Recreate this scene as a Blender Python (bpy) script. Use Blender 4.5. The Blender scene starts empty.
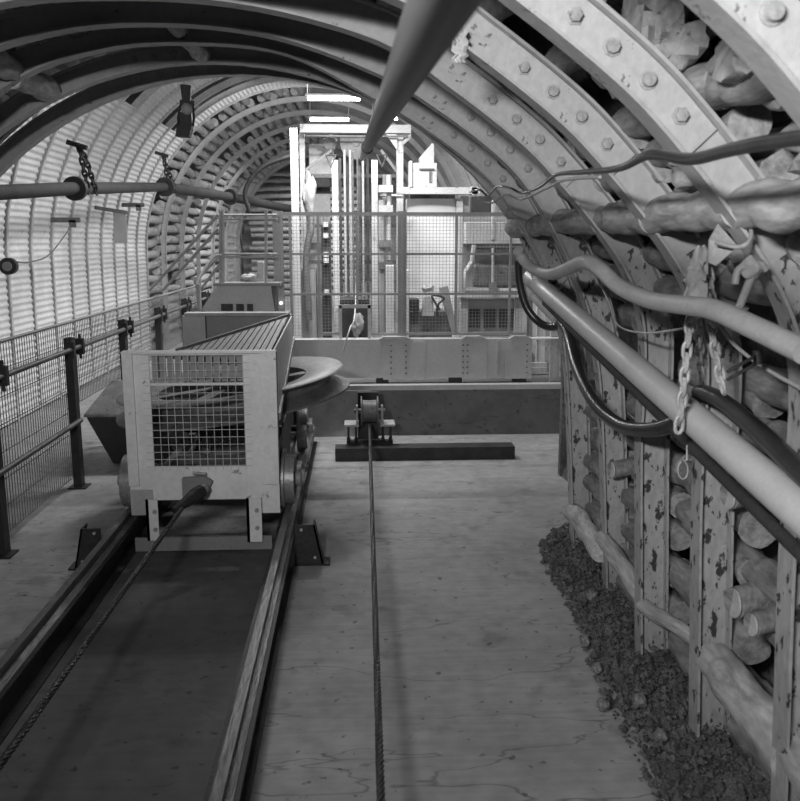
import bpy, math, random
from mathutils import Vector, Matrix, noise
random.seed(7)
C = bpy.context.scene.collection
PI = math.pi
V = Vector
# ------------------------------------------------------------------ camera maths (used to measure the place)
FP = 857.0; PIT = math.radians(10.57); YAW = math.atan(45/857*math.cos(PIT)); H = 2.2
cf = V((math.sin(YAW)*math.cos(PIT), math.cos(YAW)*math.cos(PIT), -math.sin(PIT)))
cr = V((math.cos(YAW), -math.sin(YAW), 0)); cu = cr.cross(cf)
def ray(x, y): return cf + cr*((x-400)/FP) + cu*((400.5-y)/FP)
def U(x, y, Y):
    d = ray(x, y); t = Y/d.y; return V((d.x*t, Y, H+d.z*t))
def G(x, y, Z=0.0):
    d = ray(x, y); t = (Z-H)/d.z; return V((d.x*t, d.y*t, Z))
PCX, PCZ = -1.04, 0.85
def prof(x, y, R):                                   # point where a sight line meets the barrel of the near tunnel
    d = ray(x, y); a = d.x**2+d.z**2; b = -2*(d.x*PCX + d.z*(PCZ-H)); b = 2*(d.x*(0-PCX)+d.z*(H-PCZ))
    c = PCX**2+(H-PCZ)**2-R*R; t = (-b+math.sqrt(b*b-4*a*c))/(2*a)
    p = V((0, 0, H))+d*t
    if p.z < PCZ:
        t = (PCX+R)/d.x; p = V((0, 0, H))+d*t
    return p
# ------------------------------------------------------------------ materials
M = {}
def mat(name, col, rough=.7, var=.15, scale=4, rust=0, rustcol=.03, rscale=9, bump=.15, metal=0, bscale=40, stretch=(1, 1, 1), emit=0, streak=0):
    m = bpy.data.materials.new(name); m.use_nodes = True; nt = m.node_tree; N = nt.nodes; L = nt.links
    b = N['Principled BSDF']; b.inputs['Roughness'].default_value = rough; b.inputs['Metallic'].default_value = metal
    tc = N.new('ShaderNodeTexCoord'); mp = N.new('ShaderNodeMapping'); mp.inputs['Scale'].default_value = stretch
    L.new(tc.outputs['Object'], mp.inputs['Vector'])
    n1 = N.new('ShaderNodeTexNoise'); n1.inputs['Scale'].default_value = scale; n1.inputs['Detail'].default_value = 6
    L.new(mp.outputs[0], n1.inputs['Vector'])
    r1 = N.new('ShaderNodeMapRange'); r1.inputs['From Min'].default_value = .3; r1.inputs['From Max'].default_value = .7
    r1.inputs['To Min'].default_value = col*(1-var); r1.inputs['To Max'].default_value = min(1, col*(1+var))
    L.new(n1.outputs['Fac'], r1.inputs['Value']); out = r1.outputs[0]
    if var:
        nf = N.new('ShaderNodeTexNoise'); nf.inputs['Scale'].default_value = scale*9; nf.inputs['Detail'].default_value = 4; L.new(mp.outputs[0], nf.inputs['Vector'])
        rf = N.new('ShaderNodeMapRange'); rf.inputs['From Min'].default_value = .3; rf.inputs['From Max'].default_value = .7; rf.inputs['To Min'].default_value = 1-var*1.1; rf.inputs['To Max'].default_value = 1+var*.5
        L.new(nf.outputs['Fac'], rf.inputs['Value']); mm = N.new('ShaderNodeMath'); mm.operation = 'MULTIPLY'; L.new(out, mm.inputs[0]); L.new(rf.outputs[0], mm.inputs[1]); out = mm.outputs[0]
    if rust > 0:
        n2 = N.new('ShaderNodeTexNoise'); n2.inputs['Scale'].default_value = rscale; n2.inputs['Detail'].default_value = 8; n2.inputs['Roughness'].default_value = .65
        L.new(mp.outputs[0], n2.inputs['Vector'])
        r2 = N.new('ShaderNodeMapRange'); th = .70-.26*rust
        r2.inputs['From Min'].default_value = th; r2.inputs['From Max'].default_value = th+(.14 if 'timber' in name else .03)
        L.new(n2.outputs['Fac'], r2.inputs['Value'])
        mx = N.new('ShaderNodeMix'); L.new(r2.outputs[0], mx.inputs[0]); L.new(out, mx.inputs[2]); mx.inputs[3].default_value = rustcol
        out = mx.outputs[0]
    cc = N.new('ShaderNodeCombineColor')
    for i in range(3): L.new(out, cc.inputs[i])
    L.new(cc.outputs[0], b.inputs['Base Color'])
    if bump:
        n3 = N.new('ShaderNodeTexNoise'); n3.inputs['Scale'].default_value = bscale; n3.inputs['Detail'].default_value = 5
        L.new(mp.outputs[0], n3.inputs['Vector'])
        bp = N.new('ShaderNodeBump'); bp.inputs['Strength'].default_value = bump; bp.inputs['Distance'].default_value = .02
        L.new(n3.outputs['Fac'], bp.inputs['Height']); L.new(bp.outputs[0], b.inputs['Normal'])
    if emit:
        b.inputs['Emission Color'].default_value = (1, 1, 1, 1); b.inputs['Emission Strength'].default_value = emit
    M[name] = m; return m
mat('arch_paint', .42, .5, .12, 2.5, rust=.28, rustcol=.12, rscale=7, bump=.12)
mat('leg_paint', .42, .55, .16, 4, rust=.5, rustcol=.05, rscale=20, bump=.2, stretch=(1, 1, .5))
mat('plate_paint', .46, .5, .1, 4, rust=.12, rustcol=.12)
mat('bolt_steel', .38, .5, .2, 30, rust=.3, rustcol=.1)
mat('hall_arch', .52, .55, .15, 3, rust=.2, rustcol=.15)
mat('sheet', .72, .6, .10, 3, rust=.15, rustcol=.35, rscale=5)
mat('timber', .33, .85, .35, 5, rust=.6, rustcol=.12, rscale=6, bump=.5, bscale=22, stretch=(1, .25, 1))
mat('timber_pale', .50, .85, .3, 4, rust=.5, rustcol=.22, rscale=6, bump=.3, bscale=18, stretch=(1, .3, 1))
mat('timber_end', .6, .85, .15, 14)
mat('rock', .16, .95, .4, 3, rust=.3, rustcol=.04, rscale=3, bump=.8, bscale=7)
mat('rubble', .40, .95, .25, 3, rust=.25, rustcol=.12, rscale=5, bump=.8, bscale=12)
mat('pipe_paint', .62, .42, .06, 5, rust=.08, rustcol=.2, bump=.04)
mat('roof_pipe', .09, .5, .06, 3, bump=.03)
mat('dark_pipe', .045, .8, .25, 6, rust=.2, bump=.1)
mat('black_hose', .035, .3, .2, 8, bump=.05)
mat('grey_hose', .5, .5, .1, 8, bump=.1)
mat('wire', .45, .45, .1, 20, bump=0)
mat('dark_steel', .03, .6, .4, 8, rust=.3, rustcol=.015, bump=.2)
mat('mid_steel', .14, .5, .35, 6, rust=.3, rustcol=.05, bump=.2)
mat('rail_steel', .15, .42, .35, 9, rust=.4, rustcol=.05, bump=.25, stretch=(1, .2, 1))
mat('cart_paint', .80, .55, .08, 3, rust=.18, rustcol=.35, rscale=8, bump=.08)
mat('cart_inner', .13, .7, .4, 5, rust=.4, rustcol=.03)
mat('sheave_steel', .17, .45, .3, 5, rust=.35, rustcol=.07, bump=.15)
mat('wheel_steel', .32, .4, .2, 5, rust=.2, rustcol=.1, metal=.3)
mat('girder_paint', .5, .55, .08, 3, rust=.08, rustcol=.2, bump=.05)
mat('fence_paint', .27, .5, .1, 5, bump=.05)
mat('mesh_wire', .2, .5, .1, 5, bump=0)
mat('pale_wire', .6, .5, .1, 5, bump=0)
mat('fence_dark', .10, .5, .3, 6, bump=.1)
mat('white_paint', .55, .5, .12, 4, rust=.35, rustcol=.3, rscale=6, bump=.05)
mat('off_white', .42, .55, .16, 4, rust=.2, rustcol=.3, bump=.05)
mat('panel_white', .8, .45, .03, 2, bump=0)
mat('cloth', .55, .9, .1, 8, bump=.4)
mat('chain_steel', .5, .45, .25, 20, rust=.15, rustcol=.1)
mat('rope_steel', .035, .4, .4, 60, bump=.5, bscale=120, stretch=(1, .4, 1))
mat('gravel', .14, .95, .5, 14, bump=.9, bscale=60)
mat('stone', .24, .9, .55, 9, bump=.4)
mat('tub', .05, .6, .15, 3)
mat('tube_light', 1, .5, 0, 1, bump=0, emit=28)
mat('indicator', 1, .5, 0, 1, bump=0, emit=5)

def floor_mat(name, c0, crack=1.0):
    m = bpy.data.materials.new(name); m.use_nodes = True; nt = m.node_tree; N = nt.nodes; L = nt.links
    b = N['Principled BSDF']; b.inputs['Roughness'].default_value = .8
    tc = N.new('ShaderNodeTexCoord')
    def ns(sc, det, st=(1, 1, 1), dist=0):
        mp = N.new('ShaderNodeMapping'); mp.inputs['Scale'].default_value = st; L.new(tc.outputs['Object'], mp.inputs['Vector'])
        n = N.new('ShaderNodeTexNoise'); n.inputs['Scale'].default_value = sc; n.inputs['Detail'].default_value = det; n.inputs['Distortion'].default_value = dist
        L.new(mp.outputs[0], n.inputs['Vector']); return n.outputs['Fac']
    def rng(v, a, b_, c, d):
        r = N.new('ShaderNodeMapRange'); L.new(v, r.inputs[0])
        for i, q in enumerate((a, b_, c, d)): r.inputs[i+1].default_value = q
        return r.outputs[0]
    def mul(a, b_):
        r = N.new('ShaderNodeMath'); r.operation = 'MULTIPLY'; L.new(a, r.inputs[0]); L.new(b_, r.inputs[1]); return r.outputs[0]
    big = rng(ns(1.1, 4), .3, .7, .82, 1.15)
    fine = rng(ns(9, 8), .3, .7, .86, 1.12)
    spots = mul(rng(ns(16, 3), .66, .71, 1, .45), rng(ns(3.2, 7), .60, .68, 1, .72))
    brush = rng(ns(5, 4, (.35, 6, 1)), .3, .7, .92, 1.06)
    # long cracks: thin band of a warped noise running across the tunnel
    cr_ = ns(.9, 5, (.35, 1.2, 1), .3)
    s = N.new('ShaderNodeMath'); s.operation = 'SUBTRACT'; L.new(cr_, s.inputs[0]); s.inputs[1].default_value = .5
    a = N.new('ShaderNodeMath'); a.operation = 'ABSOLUTE'; L.new(s.outputs[0], a.inputs[0])
    crk = rng(a.outputs[0], 0, .0028, 1-.45*crack, 1)
    v = mul(mul(mul(big, fine), mul(spots, brush)), crk)
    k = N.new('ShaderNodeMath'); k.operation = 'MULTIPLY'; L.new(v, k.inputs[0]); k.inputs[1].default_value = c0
    cc = N.new('ShaderNodeCombineColor')
    for i in range(3): L.new(k.outputs[0], cc.inputs[i])
    L.new(cc.outputs[0], b.inputs['Base Color'])
    bp = N.new('ShaderNodeBump'); bp.inputs['Strength'].default_value = .25; bp.inputs['Distance'].default_value = .02
    L.new(v, bp.inputs['Height']); L.new(bp.outputs[0], b.inputs['Normal'])
    M[name] = m
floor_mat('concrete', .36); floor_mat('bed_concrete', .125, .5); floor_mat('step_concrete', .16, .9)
# ------------------------------------------------------------------ mesh builder
class MB:
    def __init__(s): s.v = []; s.f = []; s.sm = []
    def add(s, vs, fs, smooth=False):
        o = len(s.v); s.v += [V(p) for p in vs]; s.f += [tuple(i+o for i in f) for f in fs]; s.sm += [smooth]*len(fs); return s
    def box(s, a, b):
        x0, y0, z0 = a; x1, y1, z1 = b
        return s.add([(x, y, z) for x in (x0, x1) for y in (y0, y1) for z in (z0, z1)],
              [(0, 1, 3, 2), (4, 6, 7, 5), (0, 4, 5, 1), (2, 3, 7, 6), (0, 2, 6, 4), (1, 5, 7, 3)])
    def hexa(s, p):      # 8 points: 4 front then 4 back
        return s.add(p, [(0, 1, 2, 3), (7, 6, 5, 4), (0, 4, 5, 1), (1, 5, 6, 2), (2, 6, 7, 3), (3, 7, 4, 0)])
    def prism(s, poly, d):
        n = len(poly); d = V(d); p = [V(q) for q in poly]
        return s.add(p+[q+d for q in p], [tuple(range(n)), tuple(range(2*n-1, n-1, -1))]+[(i, (i+1) % n, (i+1) % n+n, i+n) for i in range(n)])
    def bar(s, a, b, w, h=None, up=(0, 0, 1)):
        h = h or w; a = V(a); b = V(b); t = (b-a).normalized(); up = V(up)
        if abs(t.dot(up)) > .95: up = V((0, 1, 0))
        sx = t.cross(up).normalized(); sz = sx.cross(t)
        return s.hexa([a+sx*w*i/2+sz*h*j/2 for i, j in ((-1, -1), (1, -1), (1, 1), (-1, 1))]+[b+sx*w*i/2+sz*h*j/2 for i, j in ((-1, -1), (1, -1), (1, 1), (-1, 1))])
    def tube(s, pts, r, n=12, cap=True, smooth=True, closed=False):
        pts = [V(p) for p in pts]; m = len(pts); rr = r if isinstance(r, (list, tuple)) else [r]*m
        vs = []; prev = None
        for i, p in enumerate(pts):
            if closed: t = pts[(i+1) % m]-pts[i-1]
            else: t = pts[min(i+1, m-1)]-pts[max(i-1, 0)]
            t.normalize()
            if prev is None:
                q = V((0, 0, 1)) if abs(t.z) < .9 else V((1, 0, 0)); prev = t.cross(q).normalized()
            u = (prev-t*prev.dot(t)).normalized(); prev = u; w = t.cross(u)
            vs += [p+(u*math.cos(2*PI*k/n)+w*math.sin(2*PI*k/n))*rr[i] for k in range(n)]
        fs = []
        for i in range(m if closed else m-1):
            j = (i+1) % m
            for k in range(n): fs.append((i*n+k, i*n+(k+1) % n, j*n+(k+1) % n, j*n+k))
        s.add(vs, fs, smooth)
        if cap and not closed:
            s.add(vs[:n], [tuple(range(n-1, -1, -1))]); s.add(vs[-n:], [tuple(range(n))])
        return s
    def cyl(s, a, b, r, n=20, smooth=True): return s.tube([a, b], r, n, True, smooth)
    def lathe(s, c, axis, prof_, n=40, smooth=True):     # prof: (radius, height) list
        c = V(c); ax = V(axis).normalized(); q = V((0, 0, 1)) if abs(ax.z) < .9 else V((1, 0, 0)); u = ax.cross(q).normalized(); w = ax.cross(u); m = len(prof_)
        vs = [c+ax*h+(u*math.cos(2*PI*k/n)+w*math.sin(2*PI*k/n))*r for r, h in prof_ for k in range(n)]
        return s.add(vs, [(i*n+k, i*n+(k+1) % n, ((i+1) % m)*n+(k+1) % n, ((i+1) % m)*n+k) for i in range(m) for k in range(n)], smooth)
    def sweep(s, path, frames, sec, smooth=False):        # sec in (n, Y)
        k = len(sec); vs = []
        for p, nrm in zip(path, frames): vs += [V((p[0]+nrm[0]*a, p[1]+b, p[2]+nrm[2]*a)) for a, b in sec]
        m = len(path); fs = [(i*k+j, i*k+(j+1) % k, (i+1)*k+(j+1) % k, (i+1)*k+j) for i in range(m-1) for j in range(k)]
        fs += [tuple(range(k)), tuple(range((m-1)*k+k-1, (m-1)*k-1, -1))]
        return s.add(vs, fs, smooth)
    def blob(s, c, r, seed=0, amp=.25, n=10, freq=1.5):
        c = V(c); r = V(r) if not isinstance(r, (int, float)) else V((r, r, r)); vs = []; m = n*2
        for i in range(n+1):
            for j in range(m):
                t = PI*i/n; p = 2*PI*j/m; d = V((math.sin(t)*math.cos(p), math.sin(t)*math.sin(p), math.cos(t)))
                k = 1+amp*noise.noise(d*freq+V((seed*3.1, seed*1.7, seed)))+amp*.35*noise.noise(d*freq*3.1+V((seed, 0, 4)))+amp*.15*noise.noise(d*freq*8)
                vs.append(c+V((d.x*r.x, d.y*r.y, d.z*r.z))*k)
        return s.add(vs, [(i*m+j, i*m+(j+1) % m, (i+1)*m+(j+1) % m, (i+1)*m+j) for i in range(n) for j in range(m)], True)
    def build(s, name, m, parent=None, loc=None, bevel=0):
        base = parent_world(parent) if parent else (V(loc) if loc is not None else V((0, 0, 0)))
        me = bpy.data.meshes.new(name); me.from_pydata([v-base for v in s.v], [], s.f); me.validate()
        import bmesh
        bm = bmesh.new(); bm.from_mesh(me); bmesh.ops.remove_doubles(bm, verts=bm.verts, dist=1e-6) if len(s.v) < 60000 else None
        bmesh.ops.recalc_face_normals(bm, faces=bm.faces); bm.to_mesh(me); bm.free()
        for p, f in zip(me.polygons, s.sm): p.use_smooth = f
        if any(s.sm):
            try: me.set_sharp_from_angle(angle=math.radians(45))
            except Exception: pass
        me.materials.append(M[m]); o = bpy.data.objects.new(name, me); C.objects.link(o)
        if parent: o.parent = parent
        else: o.location = base
        if bevel:
            b = o.modifiers.new('bevel', 'BEVEL'); b.width = bevel; b.segments = 2; b.limit_method = 'ANGLE'
        return o
def parent_world(o):
    p = V((0, 0, 0))
    while o: p = p+o.location; o = o.parent
    return p
def tag(o, label=None, cat=None, group=None, kind=None):
    if label: o['label'] = label
    if cat: o['category'] = cat
    if group: o['group'] = group
    if kind: o['kind'] = kind
    return o
def thing(name, label, cat, loc, group=None):
    o = bpy.data.objects.new(name, None); o.empty_display_size = .1; C.objects.link(o); o.location = V(loc); return tag(o, label, cat, group)
def copy_tree(o, parent=None):
    c = o.copy(); C.objects.link(c)
    if parent: c.parent = parent
    for ch in list(o.children): copy_tree(ch, c)
    return c
def one(mb, name, m, label, cat, loc, group=None, kind=None, bevel=0):
    return tag(mb.build(name, m, None, loc, bevel), label, cat, group, kind)
ORD = ['first', 'second', 'third', 'fourth', 'fifth', 'sixth', 'seventh', 'eighth', 'ninth', 'tenth', 'eleventh', 'twelfth', 'thirteenth', 'fourteenth', 'fifteenth', 'sixteenth', 'seventeenth', 'eighteenth', 'nineteenth', 'twentieth']
def smooth_path(pts, sub=6):
    pts = [V(p) for p in pts]; out = []
    for i in range(len(pts)-1):
        p0 = pts[max(i-1, 0)]; p1 = pts[i]; p2 = pts[i+1]; p3 = pts[min(i+2, len(pts)-1)]
        for k in range(sub):
            t = k/sub; out.append(.5*((2*p1)+(p2-p0)*t+(2*p0-5*p1+4*p2-p3)*t*t+(3*p1-p0-3*p2+p3)*t**3))
    out.append(pts[-1]); return out
# ------------------------------------------------------------------ tunnel profiles
def arch_path(cx, cz, R, splay=.05, foot=-.02, n=48, z0=None):
    P = []; F = []
    P.append(V((cx-R-splay, 0, foot))); F.append(V((-1, 0, 0)))
    for i in range(n+1):
        a = PI-PI*i/n; P.append(V((cx+R*math.cos(a), 0, cz+R*math.sin(a)))); F.append(V((math.cos(a), 0, math.sin(a))))
    P.append(V((cx+R+splay, 0, foot))); F.append(V((1, 0, 0)))
    return P, F
def spline_path(ctrl, foot):
    pts = smooth_path([V((x, 0, z)) for x, z in ctrl], 5); P = []; F = []
    for i, p in enumerate(pts):
        t = (pts[min(i+1, len(pts)-1)]-pts[max(i-1, 0)]).normalized(); P.append(p); F.append(V((-t.z, 0, t.x)))
    return P, F
def ring_ctrl(kind, cz, apex, foot):
    left = [(-3.60, foot), (-3.55, .85), (-3.38, 1.7), (-2.95, 2.42), (-2.22, 3.12-(3.42-apex)*.8), (-1.6, apex-.05), (-1.0, apex)]
    if kind == 'far': right = [(-.42, apex-.06), (.12, 3.10), (.43, 2.93), (.77, 2.69), (.98, 2.48), (1.17, 2.18), (1.34, 1.82), (1.42, 1.46), (1.46, 1.1), (1.50, .55), (1.54, foot)]
    else: right = [(-.43, apex-.04), (.12, 3.08), (.43, 2.89), (.76, 2.65), (.95, 2.47), (1.13, 2.27), (1.28, 2.07), (1.37, 1.88), (1.405, 1.65), (1.41, 1.2), (1.44, .6), (1.475, foot)]
    return left+right
def isec(d=.13, w=.10, tf=.011, tw=.009):
    return [(0, -w/2), (0, w/2), (tf, w/2), (tf, tw/2), (d-tf, tw/2), (d-tf, w/2), (d, w/2), (d, -w/2), (d-tf, -w/2), (d-tf, -tw/2), (tf, -tw/2), (tf, -w/2)]
def arch_parts(root, Y, cx, cz, R, splay, foot, matr, legm=None, splice=(), bolts=True, d=.13, ctrl=None, w=.10):
    P, F = spline_path(ctrl, foot) if ctrl else arch_path(cx, cz, R, splay, foot); P = [p+V((0, Y, 0)) for p in P]
    k = 26 if ctrl else 11; rv = ctrl is not None
    if rv: F = [-f if f.dot(p-V((-1, Y, 1))) < 0 else f for p, f in zip(P, F)]
    if legm:
        MB().sweep(P[k-5:-k], F[k-5:-k], isec(d)).build('arch_rib', matr, root)
        MB().sweep(P[:k-4], F[:k-4], isec(d)).build('leg', legm, root)
        MB().sweep(P[-k-1:], F[-k-1:], isec(d)).build('leg', legm, root)
    else: MB().sweep(P, F, isec(d, w)).build('arch_rib', matr, root)
    for (tx, tz), half in splice:
        ci = min(range(len(P)), key=lambda i: (P[i].x-tx)**2+(P[i].z-tz)**2)
        def atlen(sg):
            i = ci; q = P[i]; L = 0; out = [(P[i], F[i])]
            while L < half and 0 < i < len(P)-1:
                j = i+sg; st = (P[j]-P[i]).length
                if L+st > half: f = (half-L)/st; out.append((P[i].lerp(P[j], f), F[i].lerp(F[j], f).normalized())); break
                L += st; i = j; out.append((P[i], F[i]))
            return out
        seq = atlen(-1)[::-1][:-1]+atlen(1); pp = [q[0] for q in seq]; ff = [q[1] for q in seq]; mb = MB()
        for sgn in (-1, 1):
            y0 = sgn*.005; y1 = sgn*.018
            mb.sweep(pp, ff, [(.014, y0), (d-.014, y0), (d-.014, y1), (.014, y1)])
        sp = mb.build('splice_plate', 'plate_paint', root)
        Ls = [0]
        for a_, b_ in zip(pp, pp[1:]): Ls.append(Ls[-1]+(b_-a_).length)
        for j in range(4):
            tg = Ls[-1]*(.5)+(j-1.5)*.138; i = max(q for q in range(len(pp)-1) if Ls[q] <= tg); f = (tg-Ls[i])/(Ls[i+1]-Ls[i])
            nn = ff[i].lerp(ff[i+1], f).normalized(); c = pp[i].lerp(pp[i+1], f)+nn*d*.52
            b = MB().lathe(c+V((0, -.018, 0)), (0, -1, 0), [(0.001, 0), (.028, 0), (.028, .004), (.021, .005), (.019, .02), (.001, .022)], [6, 8, 14, 6][j], False)
            b.build('bolt', 'bolt_steel', sp)
near = [(7.4, -.91, .62, 2.90, 'dark steel arch ending the low section before the lit hall', None),
        (6.6, -1.00, .78, 2.68, 'grey steel arch one back from the lit end arch', None),
        (5.8, 0, 0, 3.42, 'grey steel arch whose right leg stands beside the girder end', 'far'),
        (4.97, 0, 0, 3.34, 'grey steel arch whose leg stands where the gravel begins', 'far'),
        (4.13, 0, 0, 3.26, 'grey steel arch in the middle of the low section, web speckled', 'near'),
        (3.38, 0, 0, 3.22, 'grey steel arch with a rag on its flange beside the ceiling pipe', 'near'),
        (2.62, 0, 0, 3.20, 'big steel arch with four large splice bolts at the upper right', 'near'),
        (1.86, 0, 0, 3.20, 'nearest steel arch crossing the top right corner', 'near')]
for i, (Y, cx, cz, R, lab, kind) in enumerate(near):
    t = thing('steel_arch', lab, 'steel arch', (PCX, Y, 0), 'low section steel arches')
    if kind: arch_parts(t, Y, 0, 0, 0, 0, -.04, 'arch_paint', 'leg_paint', [((.745, 2.665), .31), ((-2.7, 2.7), .33)], d=.145, ctrl=ring_ctrl(kind, 0, R, -.04))
    else: arch_parts(t, Y, cx, cz, R, .1, -.04, 'arch_paint', 'leg_paint', [((-1.4, 3.5), .3), ((-3, 2.4), .33)], d=.145)
HCX, HCZ, HR = -.95, 1.95, 3.2
# ------------------------------------------------------------------ setting: floor, rock shell
def struct(mb, name, m): o = mb.build(name, m); o['kind'] = 'structure'; return o
mb = MB().box((-.5, -1, -.2), (2.6, 9.6, 0)); struct(mb, 'floor', 'concrete')
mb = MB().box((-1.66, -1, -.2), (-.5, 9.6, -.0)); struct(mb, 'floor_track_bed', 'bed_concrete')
mb = MB().box((-4.6, -1, -.2), (-1.66, 9.6, 0)).box((-4.6, 9.6, -.2), (-.75, 36, 0)); struct(mb, 'floor_walkway', 'concrete')
mb = MB().box((-.75, 9.6, -.2), (2.6, 36, .57)); struct(mb, 'floor_step', 'step_concrete'); struct(MB().box((-.75, 9.56, 0), (.16, 9.6, .53)), 'trim_2', 'concrete'); struct(MB().box((-.75, 9.57, .53), (2.6, 9.7, .585)), 'trim_1', 'girder_paint')
def shell(name, cx, cz, R, Y0, Y1, a0, a1, n, m='rock', thick=.25, foot=False, amp=.08):
    ny = max(2, int((Y1-Y0)/.35)); vs = []; cols = []
    ang = [a0+(a1-a0)*i/n for i in range(n+1)]
    pts = [(cx+math.cos(a)*R, cz+math.sin(a)*R, math.cos(a), math.sin(a)) for a in ang]
    if foot == 'r': pts = [(cx+R, z, 1, 0) for z in (-.1, cz*.33, cz*.66)]+pts
    if foot == 'l': pts = pts+[(cx-R, z, -1, 0) for z in (cz*.66, cz*.33, -.1)]
    k = len(pts); mb = MB()
    for j in range(ny+1):
        Y = Y0+(Y1-Y0)*j/ny
        for (x, z, nx, nz) in pts:
            q = amp*noise.noise(V((x*2, Y*2, z*2))) + .02; vs.append(V((x+nx*q, Y, z+nz*q)))
    for j in range(ny+1):
        Y = Y0+(Y1-Y0)*j/ny
        for (x, z, nx, nz) in pts: vs.append(V((x+nx*thick, Y, z+nz*thick)))
    o = (ny+1)*k; fs = []
    for j in range(ny):
        for i in range(k-1):
            fs.append((j*k+i, j*k+i+1, (j+1)*k+i+1, (j+1)*k+i)); fs.append((o+j*k+i, o+j*k+i+1, o+(j+1)*k+i+1, o+(j+1)*k+i))
    mb.add(vs, fs, True); return struct(mb, name, m)
D2 = math.radians
shell('wall_right', PCX, PCZ, 2.98, -1, 7.8, D2(-6), D2(45), 14, foot='r')
shell('ceiling', PCX, PCZ, 2.98, -1, 7.8, D2(45), D2(135), 24)
shell('wall_left', PCX, PCZ, 2.98, -1, 7.8, D2(135), D2(180), 14, foot='l')
shell('wall_right_hall', HCX, HCZ, 3.62, 7.8, 36, D2(0), D2(45), 14, 'rubble', foot='r')
shell('ceiling_hall', HCX, HCZ, 3.62, 7.8, 36, D2(45), D2(135), 24, 'rubble')
shell('wall_left_hall', HCX, HCZ, 3.62, 7.8, 36, D2(135), D2(180), 14, 'rubble', foot='l')
struct(MB().box((-4.8, 36, -.2), (2.9, 36.3, 5.8)), 'wall_back', 'rubble')
# step between the two bores (annular bulkhead)
P1, F1 = arch_path(PCX, PCZ, 2.96, 0, -.1, 40); P2, F2 = arch_path(HCX, HCZ, 3.68, 0, -.1, 40)
mb = MB(); n = len(P1); vs = []
for yy in (7.78, 7.86): vs += [p+V((0, yy, 0)) for p in P1]+[p+V((0, yy, 0)) for p in P2]
fs = []
for i in range(n-1):
    fs += [(i, i+1, n+i+1, n+i), (2*n+i, 2*n+i+1, 3*n+i+1, 3*n+i), (i, i+1, 2*n+i+1, 2*n+i), (n+i, n+i+1, 3*n+i+1, 3*n+i)]
mb.add(vs, fs); struct(mb, 'wall_step', 'rock')
struct(MB().box((-4.8, -1.3, -.2), (2.9, -1, 4)), 'wall_front', 'rock')
# ------------------------------------------------------------------ hall arches
t0 = thing('hall_arch', '', 'steel arch', (HCX, 8.3, 0), 'high hall steel arches')
arch_parts(t0, 8.3, HCX, HCZ, HR, .03, -.04, 'hall_arch', d=.11, w=.045)
hallY = [8.3+.78*i for i in range(13)]+[19.4, 21.4, 23.6, 26.0, 28.6, 31.4]
for i, Y in enumerate(hallY):
    o = t0 if i == 0 else copy_tree(t0)
    o.location = V((HCX, Y, 0))
    o['label'] = ('pale steel arch against the ribbed left wall, %s from the camera' % ORD[i]) if i < 13 else ('pale steel arch in the log lined far end, %s of its row' % ORD[i-13])
# lagging sheets (corrugated, edge scalloped), built as curved strips along the arch, bays of the hall
def sheet_mesh(s0, s1, w=.70, pitch=.082):
    # s measured along the profile from left foot; horizontal corrugations
    L0 = HCZ
    def at(s):
        if s < L0: return V((HCX-HR-.04, 0, s)), V((-1, 0, 0))
        a = PI-(s-L0)/(HR+.03); return V((HCX+(HR+.04)*math.cos(a), 0, HCZ+(HR+.04)*math.sin(a))), V((math.cos(a), 0, math.sin(a)))
    mb = MB(); vs = []; n = int((s1-s0)/(pitch/6))
    for i in range(n+1):
        s = s0+(s1-s0)*i/n; p, nr = at(s); h = .010*math.cos(2*PI*s/pitch)
        for (x, dd) in ((-w/2, 0), (w/2, 0), (w/2, .004), (-w/2, .004)): vs.append(p+nr*(h+dd)+V((0, x, 0)))
    fs = []
    for i in range(n):
        for j in range(4): fs.append((i*4+j, i*4+(j+1) % 4, i*4+4+(j+1) % 4, i*4+4+j))
    mb.add(vs, fs, True); return mb
rows = [(0.02, 1.62, 'lowest', 0), (1.60, 3.0, 'second', 1), (2.98, 4.4, 'third', 2), (4.38, 5.8, 'fourth', 3), (5.78, 7.2, 'highest', 4)]
for s0, s1, rn, ri in rows:
    proto = None
    for b in range(12):
        Yc = 8.3+.78*(b+.5)
        if ri >= 3 and b in (2, 5, 6, 9, 10): continue
        if proto is None:
            mb = sheet_mesh(s0, s1, .745); mb.v = [v+V((0, Yc, 0)) for v in mb.v]
            proto = mb.build('lagging_sheet', 'sheet', None, (HCX, Yc, 0)); o = proto
        else:
            o = proto.copy(); C.objects.link(o); o.location = V((HCX, Yc, 0))
        tag(o, 'pale ribbed sheet, %s row up in the %s bay of the hall wall' % (rn, ORD[b]), 'lagging sheet', 'ribbed lagging sheets of the hall')
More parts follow.
